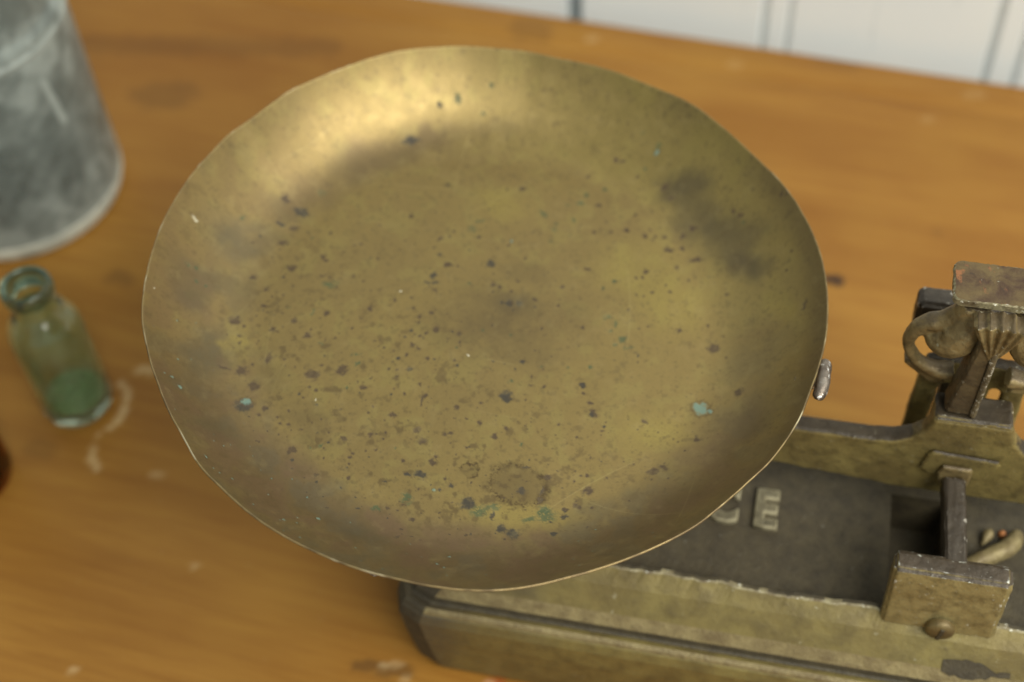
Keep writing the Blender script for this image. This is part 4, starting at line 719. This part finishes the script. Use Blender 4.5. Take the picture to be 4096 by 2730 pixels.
    mr = b.n('ShaderNodeMath', operation='MULTIPLY_ADD'); b.lk(cr.outputs['Fac'], mr.inputs[0]); mr.inputs[1].default_value = .2; b.lk(b.ramp(mid, [(.3, .38), (.7, .50)]), mr.inputs[2])
    b.b.inputs['Coat Weight'].default_value = .06; b.b.inputs['Coat Roughness'].default_value = .34
    b.set(Base_Color=c, Metallic=mt.outputs[0], Roughness=mr.outputs[0], Normal=b.bump(hair, .04, .0002, b.bump(fine, .10, .0002)))
    o = mkobj('scale_pan', me, b.m)
    u, v_, n_, p_ = PANM
    o.matrix_world = Matrix(((u[0], v_[0], n_[0], p_[0]), (u[1], v_[1], n_[1], p_[1]), (u[2], v_[2], n_[2], p_[2]), (0, 0, 0, 1)))
    tag(o, 'large round tarnished brass dish with green corrosion spots lying on the scale', 'scale pan')
pan()

# ------------------------------------------------------------------ bottles and jar
def lathe(prof, seg=64, bm=None):
    bm = bm or bmesh.new(); rings = []
    for r, z in prof:
        if r < 1e-6: rings.append([bm.verts.new((0, 0, z))])
        else: rings.append([bm.verts.new((r * math.cos(2 * math.pi * k / seg), r * math.sin(2 * math.pi * k / seg), z)) for k in range(seg)])
    for A, B in zip(rings[:-1], rings[1:]):
        for k in range(seg):
            if len(A) == 1: bm.faces.new((A[0], B[(k + 1) % seg], B[k]))
            elif len(B) == 1: bm.faces.new((A[k], A[(k + 1) % seg], B[0]))
            else: bm.faces.new((A[k], A[(k + 1) % seg], B[(k + 1) % seg], B[k]))
    return bm
def dense(p, step=.0017):
    out = [p[0]]
    for a, b in zip(p[:-1], p[1:]):
        k = max(1, int(math.hypot(b[0] - a[0], b[1] - a[1]) / step)); out += [(a[0] + (b[0] - a[0]) * i / k, a[1] + (b[1] - a[1]) * i / k) for i in range(1, k + 1)]
    return out
def smoothprof(p, n=5):
    return [tuple(q) for q in catmull(p, n)]

# small green bottle
GB = empty('green_bottle', (-.2172, .4362, .0003))
tag(GB, 'small pale green glass bottle standing beside the grey glass jar', 'bottle')
outp = smoothprof([(.0, .0012), (.008, .0010), (.0135, .0), (.0160, .0012), (.0172, .0050), (.0175, .014), (.0175, .030), (.0176, .048), (.0174, .058), (.0158, .0645), (.0124, .0695), (.0098, .0730), (.0092, .0765), (.0092, .0800)])
innp = smoothprof([(.0078, .0800), (.0078, .0770), (.0083, .0730), (.0108, .0685), (.0142, .0632), (.0158, .0570), (.0160, .048), (.0159, .030), (.0158, .014), (.0150, .0085), (.0120, .0060), (.006, .0062), (.0, .0078)])
gm = glass('green_tinted_glass', (.78, .92, .74), .03, (.40, .46, .30), (.02, .14), 60)
mkobj('bottle_body', bm2me(lathe(outp + innp), 'bottle_body'), [gm], GB, True)
lip = [(.0078, .0801), (.0092, .0801), (.0105, .0808), (.0119, .0830), (.0121, .0860), (.0117, .0885), (.0108, .0898), (.0098, .0900), (.0090, .0890), (.0085, .0865), (.0082, .0830), (.0078, .0801)]
bm = lathe(lip); gl = glass('green_lip_glass', (.42, .58, .44), .06, (.10, .14, .10), (.10, .22), 90); mkobj('bottle_lip', bm2me(bm, 'bottle_lip'), [gl], GB, True)
# thick punt of the base, darker because the glass is thick
bs = [(.0, .0085), (.005, .0088), (.010, .0082), (.0146, .0105), (.0150, .0100), (.0120, .0066), (.006, .0068), (.0, .0080)]
bp = smoothprof([(.0, .0200), (.006, .0196), (.0125, .0160), (.0150, .0110)], 4)
gbm = glass('teal_base_glass', (.66, .92, .68), .12, (.26, .44, .25), (.30, .55), 120)
bm = lathe([(0, .0135), (.008, .0132), (.0136, .0112), (.0148, .0100), (.0136, .0080), (.008, .0069), (0, .0081)][::1]); mkobj('bottle_base', bm2me(bm, 'bottle_base'), [gbm], GB, True)

# grey glass jar
J = empty('glass_jar', (-.2720, .5925, .0003))
tag(J, 'large cloudy grey glass jar standing in the corner by the green bottle', 'jar')
def jar_glass():
    b = NB('cloudy_grey_glass'); v = b.coord(); b.set(Base_Color=(.66, .76, .76), Roughness=.10, IOR=1.46); b.b.inputs['Transmission Weight'].default_value = 1
    a = b.n('ShaderNodeAttribute', attribute_name='film'); n = b.noise(v, 140, 4, .6)
    d = b.n('ShaderNodeBsdfPrincipled'); d.inputs['Roughness'].default_value = .35
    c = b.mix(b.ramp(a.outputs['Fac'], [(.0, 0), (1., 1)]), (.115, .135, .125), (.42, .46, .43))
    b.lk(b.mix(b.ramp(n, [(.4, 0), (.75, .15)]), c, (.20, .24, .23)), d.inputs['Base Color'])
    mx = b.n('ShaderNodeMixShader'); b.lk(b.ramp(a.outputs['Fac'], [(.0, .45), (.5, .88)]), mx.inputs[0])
    b.lk(b.b.outputs[0], mx.inputs[1]); b.lk(d.outputs[0], mx.inputs[2]); b.lk(mx.outputs[0], b.out.inputs[0])
    return b.m
def add_film_glint(me):
    """dried film on the jar, stored per vertex: blotches, a painted reflection streak and the water line"""
    n = len(me.vertices); co = np.zeros(n * 3); me.vertices.foreach_get('co', co); co = co.reshape(-1, 3)
    th = np.arctan2(co[:, 1], co[:, 0]); z = co[:, 2]; u = th * .0585
    w1 = fbm(u * 1e3 + 400, z * 1e3, .075, 3, 2.); w2 = fbm(u * 1e3 + 400, z * 1e3, .20, 3, 12.)
    f = .18 + .42 * sstep(.30, .80, w1) + .20 * sstep(.35, .85, w2)
    f *= .60 + .40 * (1 - sstep(.02, .05, z)) + .35 * sstep(.085, .11, z)
    f += .85 * (1 - sstep(.003, .013, z)) + .22 * (1 - sstep(.010, .035, z))
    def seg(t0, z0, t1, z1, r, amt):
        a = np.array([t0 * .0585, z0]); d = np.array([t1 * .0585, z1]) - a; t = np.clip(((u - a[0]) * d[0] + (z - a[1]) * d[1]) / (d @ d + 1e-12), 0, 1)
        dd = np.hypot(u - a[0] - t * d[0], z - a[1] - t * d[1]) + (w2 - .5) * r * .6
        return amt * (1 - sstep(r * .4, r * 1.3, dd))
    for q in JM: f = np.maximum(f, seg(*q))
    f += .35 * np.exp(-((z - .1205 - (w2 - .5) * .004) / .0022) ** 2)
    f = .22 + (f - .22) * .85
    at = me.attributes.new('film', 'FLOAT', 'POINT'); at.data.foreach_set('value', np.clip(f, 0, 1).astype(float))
JM = [(-.604, .103, -.539, .0739, .0024, .75), (-.813, .1004, -.810, .0995, .0030, .55), (-.25, .035, -.16, .020, .005, .5), (.137, .0454, .10, .040, .004, .45),  # first streak is a window reflection painted as pale film
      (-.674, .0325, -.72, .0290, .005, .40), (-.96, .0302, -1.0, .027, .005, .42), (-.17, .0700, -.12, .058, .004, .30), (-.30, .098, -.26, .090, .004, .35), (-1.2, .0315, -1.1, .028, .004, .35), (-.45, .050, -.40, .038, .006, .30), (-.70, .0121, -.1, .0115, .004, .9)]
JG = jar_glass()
jo = smoothprof([(.0, .004), (.035, .004), (.046, .002), (.0515, .0), (.0560, .0015), (.0582, .0070), (.0586, .0150), (.0584, .05), (.0583, .09), (.0582, .1205), (.0575, .1265), (.0560, .1310), (.0556, .138), (.0560, .155), (.0565, .185)], 6)
ji = smoothprof([(.0535, .185), (.0530, .150), (.0526, .138), (.0530, .1290), (.0545, .1200), (.0550, .09), (.0550, .05), (.0548, .022), (.0520, .0130), (.042, .0095), (.0, .0085)], 6)
jme = bm2me(lathe(dense(jo + ji), 220), 'jar_body'); add_film_glint(jme); mkobj('jar_body', jme, [JG], J, True)
wr = NB('frosted_heel'); wr.set(Base_Color=(.66, .68, .62), Roughness=.35)
wn = wr.noise(wr.coord(), 60, 3); wr.set(Base_Color=wr.mix(wr.ramp(wn, [(.35, 0), (.65, 1)]), (.34, .37, .34), (.68, .70, .62)))
heel = smoothprof([(.0498, -.0001), (.0530, -.0002), (.0565, .0010), (.0583, .0060), (.0587, .0090), (.0587, .0115)], 5) + [(.0580, .0117), (.0575, .0100), (.0550, .004), (.0498, .0008)]
mkobj('jar_heel', bm2me(lathe(heel, 96), 'jar_heel'), [wr.m], J, True)
rg = smoothprof([(.0583, .1185), (.0586, .1195), (.0588, .1205), (.0586, .1215), (.0580, .1225)], 4) + [(.0570, .1230), (.0575, .1180)]
bme = bm2me(lathe(rg, 96), 'jar_band'); add_film_glint(bme); mkobj('jar_band', bme, [JG], J, True)
# dark liner disc lying on the inside bottom
res = NB('dark_liner'); res.set(Base_Color=(.05, .048, .035), Roughness=.8)
mkobj('jar_liner', bm2me(lathe([(.0, .0088), (.040, .0100), (.0500, .0135), (.0500, .0150), (.040, .0125), (.0, .0115)][::1], 64), 'jar_liner'), [res.m], J, True)

# amber bottle at the left edge
A = empty('amber_bottle', (-.2625, .3945, .0003))
tag(A, 'dark amber brown glass bottle cut off by the left edge below the green bottle', 'bottle')
am = glass('amber_glass', (.36, .075, .010), .04)
ao = smoothprof([(.0, .002), (.012, .0015), (.0170, .0), (.0190, .002), (.0200, .0065), (.0202, .015), (.0202, .07), (.0190, .085), (.0120, .097), (.0095, .105), (.0095, .125), (.0115, .127), (.0115, .134)], 5)
ai = smoothprof([(.0085, .134), (.0075, .125), (.0077, .105), (.0100, .096), (.0170, .083), (.0182, .07), (.0182, .015), (.0170, .008), (.0, .006)], 5)
mkobj('bottle_body', bm2me(lathe(ao + ai), 'bottle_body'), [am], A, True)
